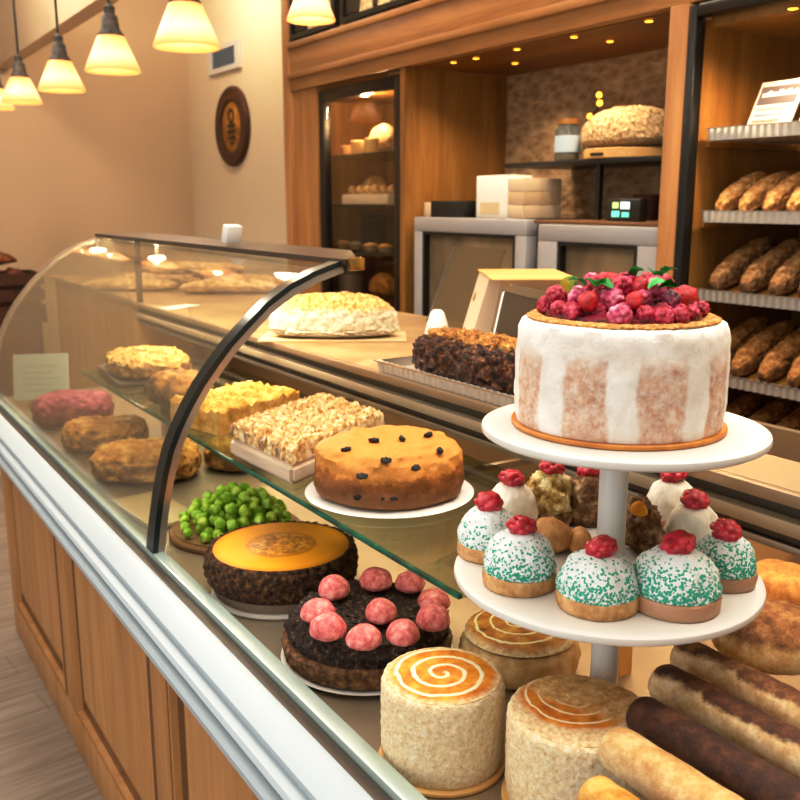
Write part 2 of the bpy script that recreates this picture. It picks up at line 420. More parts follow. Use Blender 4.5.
for u, v_, X, sc, lab in pend:
    p = at(u, v_, x=X); 
    if t0 is None:
        t0 = thing('pendant_lamp', lab, 'lamp', p, group='pendant lamps over the case')
        sh = la([(.1, -.135), (.107, -.135), (.108, -.13), (.098, -.105), (.054, -.004), (.05, .0), (.044, .0), (.05, -.006), (.093, -.105), (.102, -.13), (.1, -.135)], 40)
        obj('lamp_shade', sh, SHADE, t0, (0, 0, .135))
        obj('socket_cap', la([(0, .002), (.05, .0), (.052, .006), (.036, .03), (.03, .075), (.02, .085), (.022, .11), (.008, .125), (0, .126)], 24), ring, t0, (0, 0, .133))
        obj('cord', tube(BM(), [(0, 0, .255), (0, 0, 1.3)], .006, 8), BLACK, t0)
        obj('bulb', la([(0, -.05), (.018, -.042), (.026, -.02), (.018, .01), (.012, .03), (0, .035)], 16), HOT, t0, (0, 0, .09))
        q = t0
    else: q = dup(t0, p, label=lab)
    q.scale = (sc, sc, sc)
    for ch in q.children:
        if ch.name.startswith('cord'): ch.scale.z = 1
    L = bpy.data.lights.new('pendant_glow', 'POINT'); L.energy = 2.4; L.color = (1, .71, .44); L.shadow_soft_size = .035
    o = bpy.data.objects.new('pendant_glow', L); o.location = p + Vector((0, 0, .05)); C.objects.link(o)

# ------------------------------------------------------------------ glass cabinet in the oak front
t = thing('glass_cabinet', 'tall oak display cabinet with black framed glass door', 'cabinet', (2.24, 3.82, 0), group=None)
obj('back_panel', bx(.49, .52, -.38, .61, 0, 2.095), W_RICH, t)
obj('side_panel', bx(.03, .489, .585, .61, 0, 2.095), W_RICH, t); obj('side_panel', bx(.03, .489, -.385, -.355, 0, 2.095), W_RICH, t)
obj('top_panel', bx(.03, .489, -.354, .584, 2.06, 2.095), W_RICH, t)
d = bm = BM()
for a in ((-.385, -.315, .02, 2.08), (.33, .375, .02, 2.08), (-.314, .329, 2.03, 2.08), (-.314, .329, .02, .1)): box(bm, -.02, .025, a[0], a[1], a[2], a[3], .003)
df = obj('door_frame', bm, plain('bronze_door_frame', '#241a14', .35, .3), t)
obj('pane', bx(.0, .006, -.314, .329, .1, 2.03), GLASSD, df)
for z in (1.075, 1.305, 1.525, 1.765): obj('shelf', bx(.06, .488, -.353, .583, z, z + .012), SHELFG, t)
L = bpy.data.lights.new('cabinet_glow', 'POINT'); L.energy = 9; L.color = (1, .78, .5); L.shadow_soft_size = .03
o = bpy.data.objects.new('cabinet_glow', L); o.location = (2.36, 3.95, 2.0); C.objects.link(o)
obj('lamp', bx(.1, .13, .14, .17, 2.045, 2.0595), emis('cab_lamp', '#ffe6b8', 4), t)
CRM = mottled('cream_pastry', [(.3, '#b98d58'), (.6, '#e3c69a')], 40); GOLDB = mottled('golden_bun', [(.3, '#8f5a22'), (.6, '#c99045')], 40)
def small(name, bm, m, lab, cat, loc, rz=0, g=None): return tag(obj(name, bm, m, None, loc, (0, 0, rz)), lab, cat, g)
def shp(u, z, x=2.40): return Vector((x, at(u, 200, x=x).y, z))
ZS = [1.0875, 1.3175, 1.5375, 1.7775]
small('bread_loaf', blob(.07, .10, .10, .004, 40, 3), CRM, 'pale square loaf on the top shelf of the glass cabinet', 'bread', shp(384, ZS[3], 2.46))
for i, (u, c, h) in enumerate([(347, '#c79a6a', .04), (358, '#e6c58a', .06), (372, '#f0d79c', .065)]):
    small('votive_jar', la([(0, 0), (.03, 0), (.034, .01), (.034, h), (.028, h + .006), (0, h + .006)], 18), plain('jar_%d' % i, c, .4), ['tan jar, first in the row on the cabinet top shelf', 'cream jar, middle of the row on the cabinet top shelf', 'pale yellow jar beside the loaf on the cabinet top shelf'][i], 'jar', shp(u, ZS[3], 2.34), g='jars in the glass cabinet')
small('round_bun', blob(.07, .08, .10, .004, 50, 5), CRM, 'pale round bun on the second shelf of the glass cabinet', 'bread', shp(375, ZS[2], 2.53))
t = thing('cake_tray', 'white tray of small cakes on the second cabinet shelf', 'tray', shp(372, ZS[2], 2.37), .1)
obj('tray', bx(-.05, .05, -.19, .19, 0, .05, bev=.008), CARD, t)
for i in range(6): obj('small_cake', blob(.024, .026, .03, .002, 60, i, nu=16, nv=8), CRM, t, (0, -.16 + i * .064, .0505))
t = thing('pastry_box', 'dark upright box on the third shelf of the glass cabinet', 'box', shp(374, ZS[1], 2.44))
obj('carton', bx(-.04, .04, -.055, .055, 0, .15, bev=.004), BLACK, t); obj('lid', bx(-.045, .045, -.06, .06, .151, .175, bev=.004), plain('dark_lid', '#2a2420', .5), t)
for i, (u, c, n) in enumerate([(343, '#b08a5a', 'tan'), (355, '#8e8f78', 'greyish'), (371, '#d6b27c', 'pale'), (385, '#e0a22f', 'yellow')]):
    t = thing('dish', n + ' filled glass dish on the third shelf of the cabinet', 'dish', shp(u, ZS[1], 2.33), group='dishes in the glass cabinet')
    obj('bowl', la([(0, 0), (.025, 0), (.045, .028), (.042, .028), (.022, .006), (0, .006)], 20), plain('dish_ware', '#b5a48c', .2), t)
    obj('filling', blob(.036, .036, .018, .004, 60, i, nu=20, nv=10), plain('fill_%d' % i, c, .6), t, (0, 0, .014))
t = thing('tin', 'grey lidded tin on the lowest visible shelf of the glass cabinet', 'tin', shp(350, ZS[0], 2.4))
obj('tin_body', la(disc_prof(.07, .1), 24), plain('grey_tin', '#9a9088', .4, .3), t); obj('lid', la([(0, .101), (.073, .101), (.073, .12), (.03, .132), (0, .134)], 24), plain('tin_lid', '#7c736b', .4, .3), t)
small('round_bun', blob(.075, .085, .08, .004, 50, 8), GOLDB, 'brown bun on the lowest visible shelf of the glass cabinet', 'bread', shp(384, ZS[0], 2.44))

# ------------------------------------------------------------------ refrigerated cabinets below the niche
def fridge(y0, y1, x0, lab, wf, zt=1.488):
    w = (y1 - y0) / 2; t = thing('glass_door_fridge', lab, 'fridge', (x0, (y0 + y1) / 2, 0), group='grey fridges under the niche')
    bm = BM(); box(bm, .06, .53, -w, w, .02, zt - .004); obj('body', bm, plain('fridge_body', '#4c4238', .5), t)
    bm = BM(); z0, z1 = .1, zt
    for a in ((-w, w, z1 - .058, z1), (-w, w, z0, z0 + .07), (-w, -w + wf, z0 + .07, z1 - .058), (w - wf, w, z0 + .07, z1 - .058)): box(bm, 0, .055, *a, .004)
    fr = obj('door_frame', bm, SILVER, t); bm = BM()
    for a in ((-w + wf, w - wf, z1 - .071, z1 - .058), (-w + wf, w - wf, z0 + .07, z0 + .085), (-w + wf, -w + wf + .015, z0 + .085, z1 - .071), (w - wf - .015, w - wf, z0 + .085, z1 - .071)): box(bm, .004, .05, *a)
    obj('gasket', bm, BLACK, fr)
    obj('pane', bx(.03, .036, -w + wf + .016, w - wf - .016, z0 + .086, z1 - .072), mottled('dim_door_glass', [(.3, '#6d5c46'), (.5, '#8b7658'), (.7, '#a68f6c')], 3, 3, .1, 0, stretch=(1, .9, .5)), fr)  # brown mottle paints soft reflections into the door glass
    return t
fridge(2.585, 3.312, 2.2, 'silver framed glass door fridge below the white carton', .06)
fridge(1.955, 2.525, 2.205, 'grey fridge with a brown top beside the oak post', .10, 1.474)
tag(obj('fridge_top', bx(2.215, 2.752, 1.956, 2.56, 1.4755, 1.487, bev=.002), wood('counter_top_brown', '#4d3018', '#6e4824', '#835a30', 'Y')), 'brown board lying on the grey fridge beside the oak post', 'board')
# cartons, box, clock
t = thing('carton', 'white upright carton with a picture label on the silver fridge', 'box', (2.36, 2.912, 1.4885))
obj('carton', bx(-.06, .055, -.105, .1, 0, .163, bev=.002), CARD, t); obj('label_panel', bx(-.0625, -.0605, -.05, .07, .015, .06), plain('label_tan', '#cdb591', .6), t)
z = 1.5015
names = ['lowest', 'middle', 'top']
for i in range(3):
    h = .05; bm = bx(-.095, .095, -.046, .046, 0, h - .001, bev=.002)
    zz = 1.4885 + .0 + i * h
    tag(obj('flat_box', bm, [PALECARD, plain('beige_carton_b', '#bca27f', .7), plain('beige_carton_c', '#d0bb9c', .7)][i], None, (2.395, 2.768, zz + .0005), (0, 0, 0)), 'flat beige box, %s of the stack beside the white carton' % names[i], 'box', 'flat beige boxes')
t = thing('tea_box', 'low dark box with a pale side on the silver fridge', 'box', (2.32, 3.19, 1.4885))
obj('carton', bx(-.05, .05, -.14, .1, 0, .066, bev=.003), BLACK, t); obj('label_panel', bx(-.051, .04, .101, .15, .0, .06, bev=.002), PALECARD, t)
t = thing('digital_clock', 'small black digital display with teal glowing digits on the brown board', 'clock', (2.3, 2.19, 1.4875), rz=-.12)
obj('case', bx(-.025, .01, -.084, .084, 0, .074, bev=.006), plain('clock_case', '#1d1a16', .35), t)
TEAL = emis('teal_digits', '#6fd0bd', 1.1); PALE = emis('pale_digits', '#cfe6e4', 1.2); GRN = emis('green_digits', '#b7d489', 1.0)
for a, m in (((.02, .052, .042, .062), GRN), ((-.036, .012, .04, .063), PALE), ((.014, .056, .014, .034), TEAL), ((-.034, .004, .014, .03), TEAL)):
    bm = BM()
    for i in range(3):
        w = (a[1] - a[0]) / 3; box(bm, -.0275, -.0255, a[0] + i * w, a[0] + (i + .72) * w, a[2], a[3])
    obj('digit', bm, m, t)
# black shelf with a round loaf, jar and tiny lights
t = thing('metal_shelf', 'thin black shelf on a post across the stone papered niche', 'shelf', (2.4, 2.5, 0))
obj('board', bx(0, .352, -.54, .46, 1.682, 1.70, bev=.001), BLACK, t); obj('post', bx(.02, .04, -.05, -.03, 1.4875, 1.6815), BLACK, t)
t = thing('cake_board', 'round pale wooden board under the seeded loaf', 'board', (2.555, 2.44, 1.7005))
obj('board', la(disc_prof(.165, .035), 40), W_BOARD, t); obj('handle_slot', bx(-.1675, -.14, -.03, .03, .009, .019), BLACK, t)
SEED = mottled('seeded_crust', [(.05, '#7a5630'), (.34, '#b58d5c'), (.55, '#d6b88a'), (.85, '#efdebc')], 95, 5, .8, 1.0, .008, 120)
tag(obj('seeded_loaf', blob(.155, .185, .112, .008, 70, 2, ex=.9, ez=.85, nu=130, nv=50, low=.3), SEED, None, (2.555, 2.44, 1.736)), 'large round seeded loaf on a wooden board on the black shelf', 'bread')
t = thing('glass_jar', 'glass jar with a pale blue label beside the seeded loaf', 'jar', (2.45, 2.655, 1.7005))
obj('jar_body', la([(0, 0), (.045, 0), (.047, .004), (.047, .11), (.036, .125), (.036, .13), (.032, .13), (.043, .11), (.043, .006), (0, .006)], 24), glass('jar_glass', '#dfe3df', .5, .03, 1.45, .1, '#a8b0b4'), t)
obj('paper_label', la([(.0475, .03), (.048, .03), (.048, .09), (.0475, .09), (.0475, .03)], 24), plain('blue_label', '#aebfcc', .5), t)
obj('lid', la([(0, .131), (.038, .131), (.038, .15), (0, .152)], 24), plain('brass_lid', '#a7773f', .4, .5), t)
obj('wood_base', la([(0, .0065), (.042, .0065), (.042, .025), (0, .025)], 20), W_BOARD, t)
t = thing('fairy_light_wire', 'thin wire with three glowing warm lights behind the jar', 'lights', (2.64, 2.74, 1.7005))
obj('wire', tube(BM(), [(0, .02, 0), (0, .03, .1), (0, .0, .17), (0, -.04, .2), (0, -.05, .25)], .003, 6), BLACK, t)
for q in ((0, -.0, .175), (0, -.05, .22), (0, -.045, .25)): obj('bulb', la([(0, -.012), (.01, -.006), (.012, 0), (.008, .01), (0, .012)], 12), BULB, t, q)
tag(obj('wicker_basket', la([(0, 0), (.05, 0), (.07, .09), (.062, .09), (.045, .01), (0, .01)], 24, amp=.004, freq=90), W_DARK, None, (2.66, 2.42, 1.4875)), 'small dark basket behind the shelf post in the niche', 'basket')

# ------------------------------------------------------------------ bread rack on the right
t = thing('bread_rack', 'tall wooden bread rack with a black front frame', 'rack', (2.2, 1.304, 0))
y1, y0 = .578, -.62
bm = BM()
for a in ((y1 - .03, y1, 0, 2.09), (y0, y0 + .03, 0, 2.09), (y0 + .03, y1 - .03, 2.055, 2.09)): box(bm, -.025, .018, a[0], a[1], a[2], a[3], .006)
obj('frame', bm, plain('black_frame', '#191715', .3, .2), t)
obj('side_panel', bx(.019, .552, y1 - .02, y1, 0, 2.054), W_RICH, t); obj('side_panel', bx(.036, .552, y0, y0 + .03, 0, 2.04), W_RICH, t)
obj('back_panel', bx(.53, .552, y0 + .03, y1 - .03, 0, 2.04), W_RICH, t)
obj('top_panel', bx(.036, .53, y0 + .03, y1 - .03, 2.035, 2.06), W_RICH, t)
TZ = [1.722, 1.492, 1.265, 1.022, .78]
for z in TZ: obj('shelf_bracket', bx(.06, .5, y1 - .034, y1 - .021, z - .016, z - .002), W_RICH, t)
for z in TZ: obj('shelf_bracket', bx(.06, .5, y0 + .031, y0 + .048, z - .016, z - .002), W_RICH, t)
# the divider board a little deeper in the rack
obj('divider', bx(.43, .529, .10, .13, .2, 2.03), W_RICH, t)
tn = ['top', 'second', 'third', 'fourth', 'bottom']
def foil_tray(w, d, h, n, rib):
    """corrugated front and back walls joined to a flat pan; origin at the middle of the base"""
    bm = BM(); N = n * 4; pts = []
    def wave(i): return rib * (1 if (i % 4) < 2 else -1)
    for sgn in (-1, 1):
        r0, r1 = [], []
        for i in range(N + 1):
            y = -w / 2 + w * i / N; x = sgn * d / 2 + wave(i)
            r0.append((x, y)); r1.append((x + sgn * .006, y))
        A = [bm.verts.new((x, y, 0)) for x, y in r0]; B = [bm.verts.new((x, y, h)) for x, y in r1]
        Cc = [bm.verts.new((x - sgn * .004, y, h)) for x, y in r1]
        for i in range(N): bm.faces.new((A[i], A[i + 1], B[i + 1], B[i])); bm.faces.new((B[i], B[i + 1], Cc[i + 1], Cc[i]))
    return bm
def make_tray(name, label, loc, w, d, h, n, rib, rz=0, group=None, wedge=0):
    t = thing(name, label, 'tray', loc, rz, group)
    obj('ribbed_side', foil_tray(w, d, h, n, rib), FOIL, t, sharp=20)
    obj('pan', bx(-d / 2 + .004, d / 2 - .004, -w / 2, w / 2, 0, .004), FOIL, t)
    bm = BM(); box(bm, -d / 2 - .014, -d / 2 - .0095, -w / 2, w / 2, h - .002, h + .001); box(bm, -d / 2, d / 2, w / 2 - .002, w / 2, .004, h)
    box(bm, -d / 2, d / 2, -w / 2, -w / 2 + .002, .004, h)
    obj('rim', bm, STEEL, t)
    if wedge: obj('sloped_insert', prism(BM(), [(-d / 2 + .008, .0045), (d / 2 - .03, .0045), (d / 2 - .03, .0045 + (d - .038) * math.tan(wedge))], 'Y', -w / 2 + .004, w / 2 - .004), W_RICH, t, smooth=False)
    return t
tp = None
for i, z in enumerate(TZ):
    lab = 'long ribbed foil tray on the %s level of the bread rack' % tn[i]
    loc = (2.415, 1.290, z)
    if i == 0: make_tray('foil_tray', lab, loc, 1.08, .37, .034, 46, .004, group='foil trays in the bread rack')
    elif tp is None: tp = make_tray('foil_tray', lab, loc, 1.08, .37, .034, 46, .004, group='foil trays in the bread rack', wedge=.42)
    else: dup(tp, loc, label=lab)
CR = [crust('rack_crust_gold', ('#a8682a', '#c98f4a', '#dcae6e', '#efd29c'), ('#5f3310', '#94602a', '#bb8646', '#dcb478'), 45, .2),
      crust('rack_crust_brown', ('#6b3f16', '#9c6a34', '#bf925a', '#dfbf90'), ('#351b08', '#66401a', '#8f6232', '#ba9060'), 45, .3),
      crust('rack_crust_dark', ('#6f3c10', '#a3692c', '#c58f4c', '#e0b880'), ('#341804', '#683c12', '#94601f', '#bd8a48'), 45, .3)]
ordn = ['first', 'second', 'third', 'fourth', 'fifth', 'sixth', 'seventh', 'eighth', 'ninth']
protos = {}
TILT = .42
for lv in (1, 2, 3, 4):
    z = TZ[lv]; w_ = .036 if lv == 1 else .044; n = 7 if lv == 1 else 6; L = .115 if lv == 1 else .15
    for i in range(n):
        y = 1.787 - i * (2 * w_ + .006) + (-.012 if lv in (2, 4) and i else 0); mi = 0 if lv == 1 else 1 if lv == 2 else 2
        lab = '%s seeded long loaf, %s from the black post on the %s foil tray' % (['', 'golden', 'brown', 'dark crusted', 'dark brown'][lv], ordn[i], tn[lv])
        loc = (2.252 + L * math.cos(TILT), y, z + .0135 + math.sin(TILT) * L)
        key = (lv == 1, i % 3)
        if (mi, key) not in protos:
            b2 = blob(L, w_ * .93, .042 if lv == 1 else .05, .0038, 80, i * 5 + lv, .95, .8, 110, 40, .5, big=.003, bfreq=14)
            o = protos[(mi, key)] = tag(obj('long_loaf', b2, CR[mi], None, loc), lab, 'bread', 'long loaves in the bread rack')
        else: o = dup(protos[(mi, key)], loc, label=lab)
        o.rotation_euler = (0, -TILT, 0)
# leaflets on the top tray
def leaflet(u0, u1, label, mark):
    a = at(u0, 123, x=2.27); b = at(u1, 120, x=2.27)
    w = (a.y - b.y); t = thing('leaflet', label, 'leaflet', (2.27, (a.y + b.y) / 2, TZ[0] + .0055), group='leaflets on the bread rack', rot=(0, .42, -.08))
    h = .165; obj('card', bx(-.002, .002, -w / 2, w / 2, 0, h), plain('leaflet_paper', '#b8aaa0', .6), t)
    if mark:
        obj('header_block', bx(-.0035, -.0025, -w / 2 + .012, w / 2 - .008, .095, .15), plain('header_grey', '#51484a', .6), t)
        r = random.Random(4); bm = BM(); y = w / 2 - .02
        while y > -w / 2 + .02:
            q = r.uniform(.004, .009); box(bm, -.0048, -.0038, y - q, y, .118, .118 + r.uniform(.009, .018)); y -= q + .0015
        obj('heading', bm, CARD, t)
        for z, ln, c in ((.078, .8, '#8a7a72'), (.06, .78, '#5f6f86'), (.042, .74, '#6a5f58'), (.026, .4, '#b0604a')):
            bm = BM(); y = w / 2 - .016; e = y - (w - .03) * ln
            while y > e:
                q = r.uniform(.004, .012); box(bm, -.0035, -.0025, y - q, y, z, z + .007); y -= q + .002
            obj('text_line', bm, plain('ink' + c[1:], c, .6), t)
    else:
        obj('text_line', bx(-.0035, -.0025, w / 2 - .06, w / 2 - .012, .05, .053), plain('ink2', '#6a5f58', .6), t)
leaflet(742, 789, 'printed leaflet with a grey header propped on the top foil tray', True)
leaflet(794, 830, 'second pale leaflet, cut by the frame edge, on the top foil tray', False)
tag(obj('brown_booklet', bx(-.003, .003, -.07, .07, 0, .14), plain('red_brown', '#8a3a1c', .5), None, (2.335, 1.47, TZ[0] + .0055), (0, .42, -.08)), 'reddish brown booklet behind the leaflets on the top tray', 'booklet')
# ------------------------------------------------------------------ far left furniture
t = thing('wood_sideboard', 'dark wooden sideboard standing by the tan wall', 'sideboard', (.74, 6.4, 0))
obj('cabinet_body', bx(-.75, .5, -.25, .25, .06, .80, bev=.01), W_DARK, t); obj('top', bx(-.78, .53, -.28, .28, .801, .84, bev=.006), W_DARK, t)
for x in (-.7, .43):
    for y in (-.2, .18): obj('leg', bx(x, x + .05, y, y + .05, 0, .06), W_DARK, t)
for i in range(2): obj('door', bx(-.7 + i * .6, -.13 + i * .6, -.27, -.251, .1, .76, bev=.004), wood('sideboard_door', '#3a1a0c', '#5f2c12', '#7a3d1a', 'Z'), t)
t = thing('bread_crate', 'dark slatted crate of rough loaves on the sideboard', 'crate', (.95, 6.35, .8405))
bm = BM()
for z in (.0, .1, .2):
    box(bm, -.6, .32, -.2, -.18, z, z + .07); box(bm, -.6, .32, .18, .2, z, z + .07); box(bm, -.6, -.58, -.18, .18, z, z + .07); box(bm, .3, .32, -.18, .18, z, z + .07)
for x in (-.58, .28):
    for y in (-.18, .16): box(bm, x, x + .02, y, y + .02, 0, .27)
obj('slats', bm, W_DARK, t); obj('bottom', bx(-.58, .3, -.18, .18, 0, .012), W_DARK, t)
for i, (x, y, z, a, s) in enumerate([(-.20, -.09, .2, .05, .95), (.17, .0, .2, 1.2, .7), (-.22, .09, .2, .0, .9), (.02, .0, .318, .1, 1.0)]):
    o = tag(obj('dark_loaf', blob(.19 * s, .07, .06, .01, 25, i + 3, big=.01), mottled('burnt_crust', [(.3, '#2b1209'), (.6, '#6b3113'), (.8, '#a0622f')], 12), None, (.95 + x, 6.35 + y, .8405 + z + .001), (0, 0, a)), 'dark rough loaf in the crate, ' + ['front one', 'nearest the case glass', 'nearest the frame edge', 'lying on top of the others'][i], 'bread', 'dark loaves in the crate')
obj_ = None
tag(obj('crate_filling', bx(-.555, .275, -.155, .155, .0125, .199), W_DARK, None, (.95, 6.35, .8405)), 'dark wood insert filling the slatted crate under its loaves', 'insert')

# ------------------------------------------------------------------ the counter
YE, YN = 3.42, -.5
W_GROOVE = wood('shaded_groove', '#5f3c1c', '#744b26', '#85592f', 'Z', 7)  # darker wood paints shade into the panel grooves
t = thing('service_counter', 'long oak counter front with raised panels under the glass case', 'counter', (.508, 0, 0))
obj('body', bx(.026, .80, YN, YE, .0, .838), W_COUNT, t)
bm = BM(); edges = [3.39, 2.54, 1.70, .855, .01, YN]
box(bm, .0, .0215, YN, YE, .76, .838, .003); box(bm, .0, .021, YN, YE, .0, .12, .003)
for y in edges:
    a, b = (y - .05, y + .05) if y > YN and y < 3.3 else (y - .06, y + .03) if y > 3 else (y, y + .05)
    box(bm, .0, .021, a, b, .121, .759, .003)
obj('frame', bm, W_COUNT, t)
for a, b in zip(edges, edges[1:]):
    bm = BM(); y0, y1 = b + .052, a - .052; z0, z1 = .123, .757
    q = [(.021, y0, z0), (.021, y1, z0), (.021, y1, z1), (.021, y0, z1)]; i1, i2 = .02, .05
    r = lambda d, x: [bm.verts.new((x, y0 + d, z0 + d)), bm.verts.new((x, y1 - d, z0 + d)), bm.verts.new((x, y1 - d, z1 - d)), bm.verts.new((x, y0 + d, z1 - d))]
    L_ = [r(0, .020), r(.005, .020), r(.010, .004), r(.015, -.001), r(.025, -.001), r(.031, .012), r(.037, .021), r(.043, .021), r(.09, .006), r(.094, .004)]
    for li, (A, B) in enumerate(zip(L_, L_[1:])):
        for i in range(4):
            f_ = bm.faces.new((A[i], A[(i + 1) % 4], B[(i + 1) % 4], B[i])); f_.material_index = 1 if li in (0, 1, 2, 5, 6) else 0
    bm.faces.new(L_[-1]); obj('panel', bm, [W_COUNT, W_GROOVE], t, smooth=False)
prof = [(.495, .8386), (.41, .8386), (.395, .842), (.3865, .849), (.3855, .860), (.390, .866), (.402, .868), (.403, .873), (.395, .876), (.392, .882), (.396, .888), (.412, .890), (.414, .895), (.409, .899), (.410, .904), (.418, .909), (.436, .9165), (.446, .920), (.4515, .92), (.4515, .879), (.495, .879)]
tag(obj('counter_ledge', prism(BM(), prof, 'Y', YN, YE), WPAINT, sharp=28), 'white moulded ledge running along the oak counter front', 'ledge')

# ------------------------------------------------------------------ the glass display case
t = CASE = thing('display_case', 'long bakery display case with curved glass and steel rails', 'display case', (0, 0, 0))
DZ = .90
DECK = NT('warm_deck'); k = DECK; v = k.coord(); k.col(k.ramp(k.noise(v, 3, 4), [(.3, '#8f8271'), (.7, '#b09c80')])); k.setv(k.p, Roughness=.3, Metallic=.55)
obj('deck', bx(.4965, 1.36, YN, YE - .1, .84, DZ), k.m, t)
bm = BM(); box(bm, .4525, .470, YN, YE - .1, .88, .9185, .002); obj('lower_rail', bm, plain('dark_channel', '#4d463f', .35, .6), t)
obj('front_rail', bx(.4715, .4955, YN, YE - .1, .881, .928, bev=.003), mottled('pale_green_steel', [(.3, '#9fb0ab'), (.7, '#c3cfca')], 3, rough=.22, bump=0, metal=.35, stretch=(1, .2, 1)), t)
ARC = [(.481, .928), (.488, .975), (.497, 1.023), (.508, 1.070), (.521, 1.113), (.538, 1.150), (.558, 1.186), (.583, 1.224), (.612, 1.26), (.640, 1.292), (.672, 1.322), (.715, 1.360), (.764, 1.391), (.815, 1.413), (.872, 1.430)]
ARCI = [(x, z) for x, z in ARC]
obj('curved_glass', strip(BM(), ARCI, 'Y', 1.597, 3.285, -.005), GLASS, t, sharp=60)
def arch(y0, y1, th, m, off=0):
    ln = []
    for i, p in enumerate(ARC):
        q0 = Vector(ARC[max(i - 1, 0)]); q1 = Vector(ARC[min(i + 1, len(ARC) - 1)]); d = (q1 - q0).normalized(); ln.append((p[0] + d.y * off, p[1] - d.x * off))
    return strip(BM(), ln, 'Y', y0, y1, -th)
ga = obj('arch_trim', arch(1.562, 1.592, .013, None, .0005), plain('arch_silver', '#b3aaa0', .3, .8), t, sharp=60)
tag(obj('gasket', arch(1.559, 1.595, -.0105, None, 0), plain('arch_black', '#1c2526', .22, .2), ga, sharp=60), 'black outer gasket')
obj('arch_trim', arch(3.287, 3.31, .014, None, .0), STEEL, t, sharp=60)
# far end glass closing the case
endp = [(.4875, .93)] + [(x + .007, z - .004) for x, z in ARC[1:]] + [(.93, 1.428), (.98, 1.18), (1.3, 1.18), (1.3, .901), (.5, .901)]
obj('end_glass', prism(BM(), endp[:1] + endp[1:], 'Y', 3.291, 3.297), GLASS, t)
obj('top_bar', prism(BM(), [(.868, 1.545), (.90, 1.55), (1.05, 1.84), (1.05, 3.32), (.868, 3.32)], 'Z', 1.4315, 1.443), DKGREY, t)
obj('bar_post', bx(.985, 1.003, 3.25, 3.268, 1.2005, 1.4312), DKGREY, t)
obj('end_bracket', bx(.872, .905, 1.528, 1.5445, 1.422, 1.447, bev=.004), plain('brass_bracket', '#b48a4a', .2, .9), t)
GLINT = emis('glint_glow', '#fff2d0', 9)  # glowing discs added in place of ceiling light reflections on the curved glass
for y, x in ((2.76, .905), (3.08, .885)):
    p = at(157, 258, y=2.76) if y < 3 else at(98, 250, y=3.08)
    hp = obj('glint_stem', bx(p.x - .004, p.x + .004, p.y - .004, p.y + .004, p.z + .01, 1.4312), STEEL, t)
    obj('glint_disc', la([(0, -.009), (.02, -.007), (.027, 0), (.02, .006), (0, .008)], 24), GLINT, hp, p)
# green edged glass shelf
SH0, SH1 = 1.0905, 1.096; SY0, SY1 = .815, 2.58
obj('glass_shelf', bx(.612, .985, SY0, SY1, SH0, SH1), SHELFG, t)
tag(obj('shelf_edge', bx(.606, .6118, SY0, SY1, SH0, SH1), GEDGE, t), 'green polished front edge of the glass shelf')
obj('shelf_support', bx(.80, .96, 2.44, 2.50, DZ + .0005, SH0 - .0005, bev=.004), STEEL, t)
for y in (1.9, 1.25): obj('shelf_bracket', bx(.82, 1.33, y - .006, y + .006, SH0 - .012, SH0 - .001), DKGREY, t)
# upper deck with its lip of stepped rails, back panel
UZ = 1.20
obj('upper_deck', bx(1.0, 1.62, 1.27, 4.7, UZ - .018, UZ), mottled('stone_look_top', [(.2, '#7f6444'), (.6, '#a5865e'), (.9, '#bb9f78')], 6, 7, .34, 0, metal=.15), t)
obj('rear_cabinet', bx(1.02, 1.6, 3.43, 4.69, 0, UZ - .0185), W_COUNT, t)
obj('rear_rail', bx(1.0, 1.12, .1, 1.2695, UZ - .018, UZ), WARMSTEEL, t)
for z0, z1, x, m in ((UZ - .016, UZ, .985, WARMSTEEL), (UZ - .036, UZ - .018, 1.004, plain('dark_slot', '#3a342b', .4)), (UZ - .056, UZ - .038, .99, plain('cream_rail', '#b5a287', .4, .4)), (UZ - .068, UZ - .058, 1.0, DKGREY), (UZ - .08, UZ - .07, .995, STEEL)):
    obj('lip_rail', bx(x, 1.03 if z0 < UZ - .018 else .9998, .1, 3.30, z0, z1, bev=.001), m, t)
obj('back_panel', bx(1.335, 1.352, .1, 3.30, DZ + .001, UZ - .019), plain('back_panel_steel', '#8f7a63', .3, .6, var=.15, scale=3), t)
obj('back_ledge', bx(1.18, 1.334, .1, 1.15, DZ + .001, .925, bev=.003), W_BOARD, t)
LED = emis('led_strip', '#ffd9a0', 5)
obj('led_strip', bx(1.04, 1.06, .3, 3.2, UZ - .024, UZ - .019), LED, t)
def area(name, loc, sx, sy, e, col, rot=(0, 0, 0)):
    L = bpy.data.lights.new(name, 'AREA'); L.shape = 'RECTANGLE'; L.size = sx; L.size_y = sy; L.energy = e; L.color = col
    o = bpy.data.objects.new(name, L); o.location = loc; o.rotation_euler = rot; C.objects.link(o); return o
area('case_led', (1.08, 1.7, UZ - .03), .04, 2.8, 7.5, (1, .74, .42), (0, .45, 0))
area('bar_led', (.90, 2.6, 1.425), .03, 1.5, 14, (1, .88, .68))
# post below the stand
obj('timber_post', bx(.884, .916, .822, .852, DZ + .001, SH0 - .001), wood('post_wood', '#a5722f', '#bd8a3f', '#cf9d52', 'Z'), t)
tag(obj('card_reader', bx(-.024, .024, -.012, .012, 0, .046, bev=.005), [WHITE], None, at(231, 247, x=.91).xy.to_3d() + Vector((0, 0, 1.4495)), (.25, 0, .25)), 'small white card terminal standing on the dark top bar', 'terminal')

